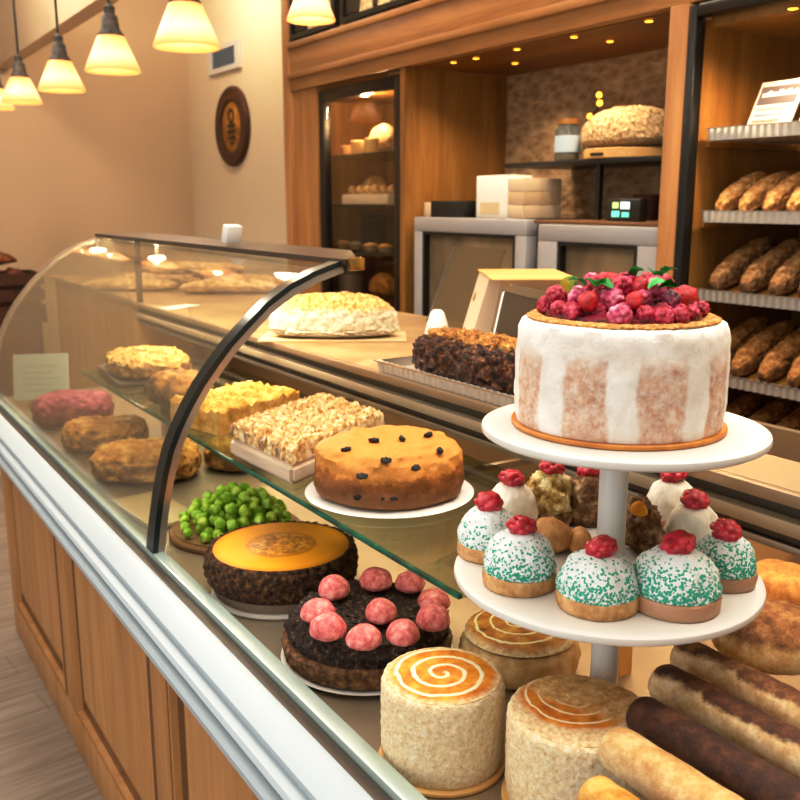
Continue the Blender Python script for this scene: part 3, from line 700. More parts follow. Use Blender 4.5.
# ------------------------------------------------------------------ cake stand
SX, SY = .758, .723
t = thing('cake_stand', 'white two tier cake stand on a slim pole', 'cake stand', (SX, SY, DZ + .0005))
LP = 1.114; UP = 1.290
obj('foot', la([(0, 0), (.036, 0), (.037, .004), (.02, .012), (.016, .03), (0, .03)], 32), WHITE, t)
obj('pole', la([(0, .03), (.0165, .03), (.0165, LP - DZ - .001), (0, LP - DZ - .001)], 28), WHITE, t)
obj('pole', la([(0, LP - DZ + .0125), (.0165, LP - DZ + .0125), (.0165, UP - DZ - .001), (0, UP - DZ - .001)], 28), WHITE, t)
def tier(r): return [(0, 0), (r * .9, 0), (r - .006, .001), (r - .001, .004), (r, .007), (r - .001, .011), (r - .006, .0125), (r - .012, .012), (0, .012)]
obj('lower_plate', la(tier(.178), 72), WHITE, t, (-.004, .003, LP - DZ)); obj('upper_plate', la(tier(.160), 72), WHITE, t, (.005, -.004, UP - DZ))
LT = LP + .0132; UT = UP + .0132

# the big cake
CX, CY = SX + .001, SY + .001
t = thing('berry_cake', 'large cream frosted cake with tan stripes and berries on top', 'cake', (CX, CY, UT))
obj('cake_board', la(disc_prof(.1195, .005, .001), 72), mottled('amber_board', [(.3, '#b06a22'), (.7, '#c98436')], 30, bump=0, rough=.4), t)
k = NT('striped_frosting'); v = k.coord()
gr = k.n('ShaderNodeTexGradient', gradient_type='RADIAL'); k.link(v, gr.inputs['Vector'])
f = k.math('FRACT', k.math('ADD', k.math('ADD', k.math('MULTIPLY', gr.outputs['Fac'], 9.0), k.math('MULTIPLY', k.noise(v, 18, 3), .35)), .46))
bands = k.ramp(f, [(.0, '#000000'), (.05, '#ffffff'), (.58, '#ffffff'), (.63, '#000000'), (1, '#000000')])
sx = k.n('ShaderNodeSeparateXYZ'); k.link(v, sx.inputs[0])
mr = k.n('ShaderNodeMapRange'); mr.inputs['From Min'].default_value = .105; mr.inputs['From Max'].default_value = .085; k.link(k.math('ADD', sx.outputs['Z'], k.math('MULTIPLY', k.noise(v, 30, 4), .015)), mr.inputs['Value'])
dust = k.ramp(k.noise(v, 75, 8, .8), [(.38, '#ffffff'), (.62, '#3a3a3a')])
fac = k.math('MULTIPLY', k.math('MULTIPLY', bands, mr.outputs[0]), k.math('ADD', k.math('MULTIPLY', dust, .8), .2), True)
tan = k.ramp(k.noise(v, 60, 6), [(.3, '#b77e58'), (.7, '#dba980')])
wh = k.ramp(k.noise(v, 25, 6), [(.3, '#e0d7cc'), (.6, '#f4efe9')])
base = k.mix(fac, wh, tan); spk = k.ramp(k.voro(v, 75), [(.0, '#ffffff'), (.10, '#000000')])
k.col(k.mix(k.math('MULTIPLY', spk, .28), base, '#8a6a50')); k.bump(k.noise(v, 90, 8, .8), .7, .005); k.setv(k.p, Roughness=.7); k.p.inputs['Subsurface Weight'].default_value = .1; k.p.inputs['Subsurface Radius'].default_value = (.02, .014, .01)
obj('cake_body', la([(0, .0055), (.1135, .0055), (.115, .012), (.116, .04), (.116, .065), (.1155, .085), (.1148, .1), (.1135, .111), (.1105, .118), (.1055, .121), (0, .121)], 180, amp=.0018, freq=45, res=.005), k.m, t)
obj('sugar_rim', la([(.084, .1213), (.1025, .1213), (.105, .1218), (.1045, .1235), (.1, .125), (.092, .1258), (.084, .1213)], 260, amp=.0018, freq=220, res=.003), mottled('brown_sugar', [(.2, '#80521f'), (.5, '#b98546'), (.8, '#dcb47a')], 220, 4, .8, .8, .003), t)
obj('fruit_bed', la([(0, .1215), (.0855, .1215), (.083, .128), (.05, .137), (0, .142)], 40, amp=.004, freq=60), mottled('berry_juice', [(.3, '#3a0f14'), (.6, '#7c1f30')], 80, rough=.3), t)
# a raspberry with drupelets
def berry_bm(r, n=34, seed=0, sub=4, stretch=1.12):
    bm = BM(); bmesh.ops.create_icosphere(bm, subdivisions=sub, radius=1)
    pts = []
    for i in range(n):
        z = 1 - 2 * (i + .5) / n; a = i * 2.39996 + seed; q = math.sqrt(1 - z * z); pts.append(Vector((q * math.cos(a), q * math.sin(a), z)))
    R = math.sqrt(4 / n) * .98
    for v in bm.verts:
        n_ = v.co.normalized(); d = min((n_ - p_).length for p_ in pts); h = math.sqrt(max(0, 1 - (d / R) ** 2))
        v.co = n_ * r * (.82 + .22 * h); v.co.z *= stretch
    return bm
def berrymat(name, stops, rough=.3):
    return mottled(name, stops, 110, 5, rough, .6, .003, 320, spec=.6, sss=.06)
RB = [berrymat('raspberry_red', [(.25, '#7d0620'), (.55, '#b8143a'), (.8, '#de5a80')]), berrymat('raspberry_pink', [(.25, '#a01c46'), (.5, '#c84a72'), (.75, '#eaa6ba')], .5),
      berrymat('berry_dark', [(.25, '#3a0616'), (.55, '#7a1230'), (.8, '#c86a84')], .4), berrymat('cherry_red', [(.3, '#9a0714'), (.7, '#cf1626')], .15)]
bp = []
r = random.Random(21); placed = []
tries = 0
while len(placed) < 84 and tries < 12000:
    tries += 1
    lay = 0 if len(placed) < 50 else 1 if len(placed) < 74 else 2
    rr = (.086, .074, .05)[lay] * math.sqrt(r.random()); a = r.uniform(0, 2 * PI)
    x, y = rr * math.cos(a), rr * math.sin(a); z = .132 + lay * .012 + .007 * (1 - rr / .08)
    if all((x - q[0]) ** 2 + (y - q[1]) ** 2 + (z - q[2]) ** 2 > .0142 ** 2 for q in placed): placed.append((x, y, z))
for i, q in enumerate(placed):
    mi = r.choice([0, 0, 0, 1, 1, 2, 0, 3])
    if mi == 3 and q[2] < .142: mi = 0
    pr = next((p for k_, p in bp if k_ == mi), None)
    if pr is None:
        pr = obj('cherry' if mi == 3 else 'raspberry', berry_bm(.0112, 30) if mi < 3 else berry_bm(.0115, 6, 0, 3, 1), RB[mi], t, q); bp.append((mi, pr)); o = pr
    else: o = dup(pr, q, parent=t)
    s = r.uniform(.82, 1.12); o.scale = (s, s, s); o.rotation_euler = (r.uniform(0, 3), r.uniform(0, 3), r.uniform(0, 6))
LEAF = mottled('mint_leaf', [(.3, '#1d8a3a'), (.7, '#4cc767')], 60, rough=.4)
def leaf_bm(s):
    bm = BM(); n = 8; rows = []
    for i in range(n + 1):
        u_ = i / n; w = s * .5 * math.sin(PI * min(1, u_ * .92 + .04)) ** .8 * (1 + .18 * math.sin(u_ * 22))
        rows.append([bm.verts.new((u_ * s, k_ * w, .12 * s * math.sin(PI * u_) + abs(k_) * w * .35)) for k_ in (-1, -.5, 0, .5, 1)])
    for a, b in zip(rows, rows[1:]):
        for k_ in range(4): bm.faces.new((a[k_], a[k_ + 1], b[k_ + 1], b[k_]))
    bmesh.ops.solidify(bm, geom=bm.faces[:], thickness=.0006); return bm
lf = None
for (a_, b_) in ((-.046, .018), (-.036, .028), (-.006, .030), (.004, .022), (.030, .022), (.036, .014), (.012, .056), (.020, .061), (-.024, .050)):
    w = Vector((.84 * a_ - .54 * b_, -.54 * a_ - .84 * b_, 0)); w.z = .167 if w.length < .042 else .158
    if lf is None: lf = obj('mint_leaf', leaf_bm(.021), LEAF, t, w); o = lf
    else: o = dup(lf, w, parent=t)
    o.rotation_euler = (r.uniform(-.4, .4), r.uniform(-.5, -.1), r.uniform(0, 6.28))
o = obj('lemon_sliver', leaf_bm(.018), mottled('lemon_peel', [(.3, '#c9a92c'), (.7, '#8fae3a')], 60), t, (-.055, .03, .150), (0, -1.2, .4))

# ------------------------------------------------------------------ dome cakes on the lower tier
def domemat(name, amt, base='#eff3f3', spk='#0e9880', top=.06, solid=0):
    k = NT(name); v = k.coord(); sx = k.n('ShaderNodeSeparateXYZ'); k.link(v, sx.inputs[0])
    mr = k.n('ShaderNodeMapRange'); mr.inputs['From Min'].default_value = .012; mr.inputs['From Max'].default_value = top
    mr.inputs['To Min'].default_value = amt; mr.inputs['To Max'].default_value = .0; k.link(sx.outputs['Z'], mr.inputs['Value'])
    thr = k.math('MULTIPLY', mr.outputs[0], k.math('ADD', k.math('MULTIPLY', k.noise(v, 35, 3), 1.4), .3))
    vo = k.n('ShaderNodeTexVoronoi'); k.setv(vo, Scale=370.0); k.link(v, vo.inputs['Vector'])
    sp_ = k.n('ShaderNodeSeparateColor'); k.link(vo.outputs['Color'], sp_.inputs[0])
    on = k.math('MULTIPLY', k.math('LESS_THAN', sp_.outputs[0], thr), k.math('LESS_THAN', vo.outputs['Distance'], .62))
    if solid:
        s2 = k.math('LESS_THAN', k.math('ADD', sx.outputs['Z'], k.math('MULTIPLY', k.noise(v, 40, 3), .03)), solid)
        on = k.math('MAXIMUM', on, s2)
    wc = k.ramp(k.noise(v, 60, 6), [(.3, '#d6dddd'), (.6, base)])
    tc_ = k.ramp(vo.outputs['Distance'], [(0, '#27c0a2'), (.6, spk)])
    k.col(k.mix(on, wc, tc_)); k.bump(k.math('ADD', k.math('MULTIPLY', on, .8), k.noise(v, 200, 5, .75)), .8, .003); k.setv(k.p, Roughness=.6)
    return k.m
D1 = domemat('dome_sprinkled', .95, top=.064); D2 = domemat('dome_sprinkled_dense', 1.45, top=.064, solid=.030); D3 = domemat('dome_lightly', .45, top=.068)
D4 = mottled('dome_plain_icing', [(.3, '#cfc6b4'), (.6, '#e6dfcf')], 40, 6, .5, .25, .003)
D5 = mottled('dome_pistachio', [(.3, '#6b4a22'), (.45, '#b08a3d'), (.6, '#d8c88a'), (.8, '#eee6cf')], 50, 6, .6, .9, .006)
D6 = mottled('dome_nut', [(.3, '#4a2c17'), (.5, '#87603a'), (.65, '#b99366'), (.85, '#e2d2b8')], 60, 6, .65, .9, .006)
BASE = mottled('tart_base', [(.3, '#a87a48'), (.5, '#c49560'), (.7, '#d6ab78')], 60, 6, .75, .5, .003, 200); BASEP = plain('smooth_base', '#b08566', .5)
RCUP = mottled('ruby_raspberry', [(.2, '#8f0519'), (.5, '#bd0f2b'), (.8, '#d83a50')], 90, 4, .22, .4, .003, 200, spec=.7, sss=.05)
def dome(u, v_, r, h, bm_, dm, label, seed, bh=.017, berry=.0180, wob=.05, asp=1.0):
    r *= 1.03; h *= .85
    p = at(u, v_, z=LT)
    t = thing('dome_cake', label, 'cake', (p.x, p.y, LT), group='iced dome cakes on the lower tier')
    obj('tart_base', la([(0, 0), (r * .97, 0), (r, .002), (r * 1.01, bh - .002), (r * .99, bh), (0, bh)], 80, amp=.0012, freq=110, seed=seed, res=.004), bm_, t)
    pr = [(0, bh + .0003), (r * .98, bh + .0003)]
    for i in range(1, 13):
        a = PI / 2 * i / 12; pr.append((r * 1.0 * math.cos(a) ** .74 if i < 12 else 0, bh + (h - bh) * math.sin(a) ** 1.1))
    obj('icing_dome', la(pr, 96, amp=.0024 if dm not in (D5, D6) else .007, freq=50, seed=seed, wob=wob, res=.003), dm, t)
    if berry:
        b_ = obj('raspberry', berry_bm(berry * .98, 18, seed, 4, .70), RCUP, t, (0.002 * math.sin(seed), 0, h + berry * .28)); b_.rotation_euler = (.2 * math.sin(seed * 3), .25, seed)
    return t
dome(519, 583, .040, .074, BASE, D1, 'teal flecked white dome cake with raspberry, beside the plate rim nearest the swirl roll', 1)
dome(597, 604, .0425, .070, BASE, D1, 'teal sprinkled white dome cake directly before the pole', 2)
dome(674, 604, .046, .075, BASEP, D2, 'dome cake with the thickest teal sprinkle band on smooth base', 3, .018, .0195)
dome(723, 581, .0345, .066, BASEP, D2, 'small teal edged dome cake nearest the rim by the wooden ledge', 4, .016)
dome(489, 553, .038, .072, BASE, D3, 'lightly flecked white dome cake nearest the orange clove cake', 5)
dome(511, 529, .034, .076, BASE, D4, 'plain cream dome cake with raspberry behind the lightly flecked one', 6)
dome(549, 521, .032, .082, D6, D5, 'pistachio crusted dome cake with raspberry at the back', 7, .02)
dome(586, 521, .027, .080, D6, D6, 'nutty brown dome cake with raspberry behind the pole', 8, .02)
dome(670, 526, .034, .078, BASE, D4, 'plain white dome cake with raspberry at the back rim', 9)
dome(692, 549, .033, .070, BASE, D4, 'plain white dome cake between the back rim and small teal one', 10)
def tierobj(name, u, v_, bm_, m, lab, cat, rz=0, z=LT):
    p = at(u, v_, z=z); return tag(obj(name, bm_, m, None, (p.x, p.y, z), (0, 0, rz)), lab, cat)
t = thing('nut_tart', 'rough nut cluster cake with an orange segment right of the pole', 'cake', at(641, 550, z=LT))
obj('nut_cluster', blob(.026, .026, .042, .011, 50, 4, low=.5), D6, t); obj('orange_segment', blob(.009, .012, .013, .0008, 60, 2, nu=20, nv=12), mottled('orange_jelly', [(.3, '#e08a10'), (.7, '#f7b22a')], 40, rough=.2), t, (-.021, -.012, .052)); obj('mint_leaf', leaf_bm(.018), LEAF, t, (-.012, .018, .056), (0, -.4, 2.4))
TANP = mottled('tan_pastry', [(.3, '#b57f45'), (.5, '#cf9c60'), (.7, '#e0b885')], 30, 6, .7, .4, .004)
tierobj('pastry_bun', 551, 549, blob(.026, .027, .028, .003, 50, 1), TANP, 'rounded tan pastry piece between the flecked domes and pole', 'pastry', .4)
t0_ = tierobj('pastry_finger', 580, 551, blob(.030, .015, .02, .002, 50, 6), TANP, 'slim tan pastry finger leaning towards the pole', 'pastry', .9)
tierobj('pastry_wedge', 574, 571, blob(.016, .012, .012, .0015, 60, 5), mottled('yellow_sponge', [(.3, '#c98a2c'), (.7, '#eab85a')], 40), 'small yellow sponge wedge before the tan pastry finger', 'pastry', .3)

# ------------------------------------------------------------------ cakes on the deck
def swirlmat(name, K, ph, lw, rmax, edge='#d9bd92', core=('#c9781a', '#e09a30', '#edb45a'), cx=0, cy=0, line='#f4e6c4', patch=None):
    k = NT(name); v = k.coord(); sx = k.n('ShaderNodeSeparateXYZ'); k.link(v, sx.inputs[0])
    nz = k.noise(v, 35, 4); X_ = k.math('ADD', k.math('SUBTRACT', sx.outputs['X'], cx), k.math('MULTIPLY', k.math('SUBTRACT', nz, .5), .011)); Y_ = k.math('SUBTRACT', sx.outputs['Y'], cy)
    r_ = k.math('SQRT', k.math('ADD', k.math('MULTIPLY', X_, X_), k.math('MULTIPLY', Y_, Y_)))
    th = k.math('DIVIDE', k.math('ARCTAN2', Y_, X_), 2 * PI)
    f = k.math('FRACT', k.math('ADD', k.math('ADD', k.math('MULTIPLY', r_, K), th), ph))
    tri = k.math('ABSOLUTE', k.math('SUBTRACT', f, .5))
    fine = k.noise(v, 120, 5, .7)
    on = k.ramp(k.math('ADD', tri, k.math('MULTIPLY', fine, .16)), [(lw + .06, '#ffffff'), (lw + .11, '#000000')])
    cc = k.ramp(k.noise(v, 45, 6), [(.3, core[0]), (.5, core[1]), (.7, core[2])])
    ee = k.ramp(k.noise(v, 160, 6), [(.3, '#b58c58'), (.5, edge), (.7, '#eedcbd')])
    inside = k.ramp(k.math('ADD', r_, k.math('MULTIPLY', k.noise(v, 60, 5), .012)), [(rmax, '#ffffff'), (rmax + .008, '#000000')])
    c_ = k.mix(on, cc, line)
    if patch: c_ = k.mix(k.ramp(k.math('ADD', k.math('ADD', k.math('MULTIPLY', sx.outputs['X'], 9), k.math('MULTIPLY', sx.outputs['Y'], 4)), k.noise(v, 30, 5)), [(.46, '#000000'), (.66, '#ffffff')]), c_, k.ramp(k.noise(v, 70, 6, .75), [(.36, '#b3823f'), (.5, '#d8ae70'), (.64, '#efd6a4')]))
    k.col(k.mix(inside, ee, c_)); k.bump(k.math('ADD', fine, k.math('MULTIPLY', on, .4)), .4, .003); k.setv(k.p, Roughness=.55); return k.m
SIDE = mottled('crumbed_side', [(.05, '#cda06a'), (.32, '#e8cb9b'), (.55, '#f3deb9'), (.8, '#fbefd8')], 210, 5, .8, .8, .004, 330)
def swirl_cake(loc, r, h, label, topm, board=True, seed=0, low=False):
    t = thing('swirl_cake', label, 'cake', loc, group='swirl topped cakes')
    z0 = 0
    if board: obj('cake_board', la(disc_prof(r + .004, .006, .0015), 56), W_BOARD, t); z0 = .0065
    obj('cake_body', la([(0, z0), (r * .96, z0), (r * .985, z0 + .006), (r, z0 + .02), (r, h * .7), (r * .995, h - .010), (r * .98, h - .004), (r * .95, h - .0012), (r * .92, h - .001), (0, h - .001)], 170, amp=.0014, freq=130, seed=seed, res=.004), SIDE, t)
    obj('swirl_top', la([(0, h - .0008), (r * .93, h - .0008), (r * .925, h), (r * .8, h + .0015), (r * .3, h + .002), (0, h + .002)], 72, amp=.0006, freq=80, seed=seed), topm, t)
    return t
swirl_cake((.574, .800, DZ + .0005), .0725, .110, 'round crumbed cake with a neat white spiral on orange, nearest the front rail', swirlmat('spiral_top', 50, .35, .12, .0635, core=('#b5600c', '#dd8d1e', '#eeb04a')), True, 1)
swirl_cake((.654, .657, DZ + .0005), .078, .112, 'round crumbed cake with a browned patchy swirl, beside the long rolls', swirlmat('patchy_swirl_top', 62, .6, .09, .066, core=('#a8560e', '#d0801f', '#e2a044'), cx=.012, cy=.016, patch='#b98a55', line='#f2dfb8'), True, 2)
t = thing('swirl_roll', 'flat brown swirl bun with white icing lines, behind the spiral cake', 'pastry', (.797, .925, DZ + .0005))
obj('bun_body', la([(0, 0), (.07, 0), (.082, .01), (.086, .025), (.082, .04), (.074, .048), (0, .05)], 120, amp=.003, freq=40, res=.005), mottled('bun_dough', [(.2, '#c1935a'), (.55, '#dfbb86'), (.8, '#eed4a6')], 40, bump=.5), t)
obj('swirl_top', la([(0, .0505), (.074, .0505), (.079, .054), (.072, .061), (.045, .066), (0, .068)], 120, amp=.003, freq=50, res=.005), swirlmat('bun_swirl', 46, .2, .08, .076, core=('#8a480e', '#bd7320', '#dca048'), line='#f0dcb0'), t)

# pink ball cake
t = thing('pink_ball_cake', 'dark crumb cake with ten pink balls on a white plate', 'cake', (.629, 1.066, DZ + .0005))
obj('plate', la(plate_prof(.126, .010), 64), PORC, t)
DKC = mottled('dark_crumb', [(.25, '#120a06'), (.5, '#2f1c12'), (.68, '#5a3d2a'), (.9, '#b59a80')], 150, 6, .7, 1.0, .006, 200)
obj('tart_crust', la([(0, .0105), (.115, .0105), (.120, .014), (.1225, .036), (.118, .041), (0, .041)], 180, amp=.003, freq=90, res=.004), mottled('brown_crust', [(.3, '#452a16'), (.6, '#7a5230'), (.8, '#a37a50')], 90, 6, .8, .8, .004), t)
obj('crumb_top', la([(0, .0415), (.115, .0415), (.116, .055), (.106, .070), (.09, .078), (.05, .080), (0, .080)], 200, amp=.0065, freq=85, res=.004), DKC, t)
PINK = mottled('pink_sugar', [(.25, '#b24c4c'), (.5, '#d97672'), (.8, '#efaaa2')], 90, 6, .55, .45, .003, 180)
o0 = None
for i, (u, v_) in enumerate([(334, 590), (376, 581), (410, 583), (434, 601), (318, 612), (381, 613), (433, 620), (328, 629), (403, 634), (364, 638)]):
    p = at(u, v_, z=DZ + .0955) - Vector((.629, 1.066, DZ + .0005)); p.z = .081 + .001
    if o0 is None: o0 = obj('pink_ball', blob(.0235, .0235, .021, .0012, 60, 1, nu=36, nv=20, low=.55), PINK, t, p); o = o0
    else: o = dup(o0, p, parent=t)
    o.rotation_euler = (0, 0, i * 1.3); s = 1 + .06 * math.sin(i * 2.1); o.scale = (s, s, 1 + .08 * math.cos(i))
# cheesecake
t = thing('orange_cheesecake', 'orange topped tart with a dark seeded crust on a grey stand', 'cake', (.627, 1.347, DZ + .0005))
obj('plate', la([(0, 0), (.118, 0), (.120, .003), (.118, .008), (0, .008)], 64), PORC, t)
obj('cake_stand_base', la([(0, .0085), (.114, .0085), (.119, .026), (0, .026)], 64), plain('taupe_base', '#8f7d6c', .5), t)
obj('seed_crust', la([(0, .0265), (.121, .0265), (.127, .036), (.1285, .055), (.126, .074), (.120, .082), (.116, .0825), (.113, .078), (0, .078)], 220, amp=.0048, freq=110, res=.004), mottled('seeded_dark_crust', [(.25, '#1a0d06'), (.5, '#46280f'), (.68, '#6e4724'), (.9, '#a07a4c')], 130, 6, .75, 1.0, .006, 200), t)
k = NT('glazed_orange_top'); v = k.coord(); ln = k.n('ShaderNodeVectorMath', operation='LENGTH')
mpz = k.n('ShaderNodeMapping'); mpz.inputs['Scale'].default_value = (1, 1, 0); k.link(v, mpz.inputs['Vector']); k.link(mpz.outputs[0], ln.inputs[0])
rr_ = k.math('ADD', ln.outputs['Value'], k.math('MULTIPLY', k.math('SUBTRACT', k.noise(v, 25, 4), .5), .012))
c_ = k.ramp(k.math('MULTIPLY', rr_, 8), [(.0, '#d9952f'), (.40, '#d08a24'), (.45, '#b8701a'), (.49, '#e79a1c'), (.8, '#f0a21c'), (.9, '#d88512'), (.95, '#a85c0c')])
sp_ = k.ramp(k.noise(v, 90, 6, .7), [(.42, '#6b3c10'), (.55, '#d8983a'), (.7, '#f0c060')]); inn = k.ramp(k.math('MULTIPLY', rr_, 8), [(.38, '#ffffff'), (.45, '#000000')])
k.col(k.mix(k.math('MULTIPLY', inn, .75), c_, sp_)); k.bump(k.noise(v, 60, 5), .12, .002); k.setv(k.p, Roughness=.35)
obj('orange_glaze', la([(0, .0785), (.1135, .0785), (.1145, .0815), (.108, .0825), (.055, .083), (.048, .0845), (0, .085)], 72), k.m, t)
# peas on a board
t = thing('serving_board', 'round brown board under the heap of green sprouts', 'board', (.672, 1.655, DZ + .0005))
obj('board', la(disc_prof(.132, .012), 56), wood('brown_board', '#5d4020', '#80592f', '#96703f', 'X', 14), t)
obj('paper_liner', la([(0, .0125), (.12, .0125), (.12, .014), (0, .014)], 40), plain('liner', '#8a6a3a', .7), t)
tag(obj('glass_tray', bx(-.055, .055, -.11, .11, 0, .012, bev=.004), plain('pale_tray', '#c9b68e', .25), None, (.572, 1.86, DZ + .0005), (0, 0, .1)), 'pale flat dish on the deck beside the black arch', 'dish')
PEA = [mottled('pea_green', [(.3, '#86b428'), (.6, '#b8da4a'), (.85, '#dff092')], 50, 4, .35, .25, .002, 120, sss=.1), mottled('pea_deep', [(.3, '#6ba322'), (.6, '#9fca3c'), (.85, '#c6e46c')], 50, 4, .35, .25, .002, 120, sss=.1)]
pp = []; r = random.Random(5); zb = DZ + .0148
lay = [(0, .112, 62), (.020, .094, 46), (.040, .070, 26), (.058, .042, 11)]
first = [None, None]; npea = 0
for dz, R, n in lay:
    got = []; tr = 0
    while len(got) < n and tr < 4000:
        tr += 1; rr = R * math.sqrt(r.random()); a = r.uniform(0, 2 * PI); x, y = rr * math.cos(a), rr * math.sin(a)
        if all((x - q[0]) ** 2 + (y - q[1]) ** 2 > .0235 ** 2 for q in got): got.append((x, y))
    for x, y in got:
        m = r.randrange(2); p = (.672 + x, 1.655 + y, zb + dz + .0005)
        if first[m] is None:
            first[m] = o = tag(obj('green_sprout', berry_bm(.0122, 9, m, 3, .95), PEA[m], None, p), 'green sprout in the heap on the round brown board', 'vegetable', 'green sprouts heaped on the board')
        else: o = dup(first[m], p)
        o.location.z += .0115; s = r.uniform(.86, 1.02); o.scale = (s, s, s * r.uniform(.85, 1)); o.rotation_euler = (r.uniform(0, 3), r.uniform(0, 3), r.uniform(0, 3))
# browned breads at the back of the deck
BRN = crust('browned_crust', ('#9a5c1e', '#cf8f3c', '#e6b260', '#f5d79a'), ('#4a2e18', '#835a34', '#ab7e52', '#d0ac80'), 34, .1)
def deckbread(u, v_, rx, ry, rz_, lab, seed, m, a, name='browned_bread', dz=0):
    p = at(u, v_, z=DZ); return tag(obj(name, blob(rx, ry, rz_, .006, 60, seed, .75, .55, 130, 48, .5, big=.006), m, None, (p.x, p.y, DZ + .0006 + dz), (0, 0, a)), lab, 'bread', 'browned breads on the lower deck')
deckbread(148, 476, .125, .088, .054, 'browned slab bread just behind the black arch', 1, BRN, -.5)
deckbread(106, 447, .11, .082, .052, 'browned slab bread, second behind the black arch', 2, BRN, -.5)
o = deckbread(196, 474, .085, .075, .05, 'browned bread behind the arch, farther from the front glass', 3, BRN, .3)
o.location += Vector((.125, .01, 0))
k_p = crust('berry_crust', ('#5a1c34', '#8c3a4e', '#a8506a', '#d08a6a'), ('#4a1a24', '#74323a', '#94503e', '#b87a64'), 26, .3)
deckbread(74, 423, .115, .09, .06, 'purple and red berry topped bread far back on the deck', 4, k_p, -.4, 'berry_bread')
t = thing('price_card', 'pale green price card leaning near the far end glass', 'card', (.60, 3.08, DZ + .02), rot=(0, 0, 0))
t.rotation_euler = (-.35, 0, -.35)
obj('card', bx(-.085, .085, -.003, .003, 0.003, .155), plain('pale_green_card', '#8d9389', .5), t)
bm = BM()
for i in range(5): box(bm, -.055, .055 - .02 * (i % 2), -.0042, -.0035, .03 + i * .02, .036 + i * .02)
obj('text_line', bm, plain('card_ink', '#7c837a', .6), t)
obj('stand_foot', bx(-.05, .05, .004, .05, .003, .012), WHITE, t)
# ------------------------------------------------------------------ on the glass shelf
ST = SH1 + .0008
FOC = crust('yellow_focaccia', ('#c07c1c', '#e2a43a', '#f0c468', '#f8e0a0'), ('#a8752c', '#cf9a48', '#dfb064', '#ecca8c'), 30)
def quad(pix, z): return [tuple(at(u, v_, z=z).xy) for u, v_ in pix]
t = thing('far_pie', 'rough golden pie on a dark tray at the far shelf end', 'pie', (.735, 2.40, ST), -.1)
obj('dark_tray', bx(-.10, .12, -.15, .155, 0, .012, bev=.004), plain('dark_tray', '#3f342b', .4), t)
obj('pie_body', blob(.1, .14, .034, .008, 60, 6, .7, .5, 130, 44, .5, big=.008), crust('pie_golden', ('#9a6428', '#cf9a4c', '#e8c27c', '#f6e0b0'), ('#4a2c14', '#835a2e', '#b08450', '#d8b27c'), 36), t, (.008, -.005, .0125))
tag(obj('dark_topped_bread', blob(.07, .085, .05, .006, 45, 8, .85, .7, big=.006), crust('dark_patch_crust', ('#3a281c', '#a8702c', '#d29a48', '#efc880'), ('#2f2018', '#5a3f28', '#8a6238', '#b58a54'), 22), None, (.70, 2.03, ST), (0, 0, .3)), 'golden bread with dark patches on the shelf behind the arch', 'bread')
q = quad([(183, 430), (205, 447), (297, 415), (262, 392)], ST)
c0 = (.738, 1.80)
q = [(-.125, .045), (-.085, -.12), (.145, -.02), (.10, .14)]
tag(obj('focaccia_slab', slab(q, 0, .052, .002, 60, 3, 60, .008, .003, 26), FOC, None, (c0[0], c0[1], ST)), 'thick yellow rough topped slab beside the arch on the glass shelf', 'bread')
# crumb slices on a pale tray
o_ = Vector((.626, 1.298)); ey = Vector((0, 1)); 
d1 = Vector((.876, .482)); d2 = Vector((-.05, .999))
t = thing('crumb_slab', 'pale crumble topped cake slab on a wooden tray', 'cake', (o_.x, o_.y, ST))
P_ = lambda a, b: (d1 * a + d2 * b)
bm = BM(); prism(bm, [P_(0, 0), P_(.315, 0), P_(.315, .235), P_(0, .235)], 'Z', 0, .035)
bmesh.ops.bevel(bm, geom=bm.edges[:], offset=.008, segments=3, affect='EDGES')
obj('pale_tray', bm, wood('ash_tray_wood', '#b39a82', '#cdb79f', '#ddcbb4', 'Y', 12), t)
CRB = mottled('crumble', [(.25, '#a9732f'), (.45, '#dcae6c'), (.62, '#f2dcae'), (.85, '#fff3d8')], 75, 6, .8, .9, .006, 150)
MID = mottled('brown_crumb_row', [(.3, '#7c5a3c'), (.55, '#a88868'), (.8, '#d0b898')], 90, 6, .8, .8, .004, 150)
for i in range(4):
    b0, b1 = .004 + i * .058, .004 + i * .058 + .054
    obj('crumble_row', slab([P_(.006, b0), P_(.308, b0), P_(.308, b1 - .012), P_(.006, b1 - .012)], .0355, .066, .004, 110, i + 2, 44, .009), CRB, t)
    obj('brown_row', slab([P_(.006, b1 - .0115), P_(.308, b1 - .0115), P_(.308, b1 + .003), P_(.006, b1 + .003)], .0355, .059, .003, 110, i + 9, 30, .005), MID, t)
# clove cake
t = thing('clove_cake', 'round orange brown cake studded with dark cloves on a white plate', 'cake', (.742, 1.185, ST))
obj('plate', la([(0, 0), (.09, 0), (.131, .004), (.134, .006), (.131, .008), (.09, .006), (0, .006)], 64), PORC, t)
k = NT('orange_cake_crust'); v = k.coord(); sx = k.n('ShaderNodeSeparateXYZ'); k.link(v, sx.inputs[0])
zz = k.math('ADD', k.math('MULTIPLY', sx.outputs['Z'], 11), k.math('MULTIPLY', k.noise(v, 26, 8, .75), .75))
k.col(k.ramp(zz, [(.2, '#764b22'), (.5, '#94602e'), (.75, '#774210'), (.95, '#9f5c16'), (1.1, '#b56e1f'), (1.3, '#c98634')])); k.bump(k.noise(v, 70, 8, .75), .8, .006); k.setv(k.p, Roughness=.55)
CL = k.m
obj('cake_body', la([(0, .0085), (.106, .0085), (.114, .014), (.118, .03), (.1165, .045), (.116, .060), (.112, .076), (.098, .086), (.07, .089), (0, .088)], 180, amp=.0065, freq=30, wob=.05, res=.004), CL, t)
CLV = plain('clove', '#1c1410', .7)
c0_ = None; r = random.Random(9)
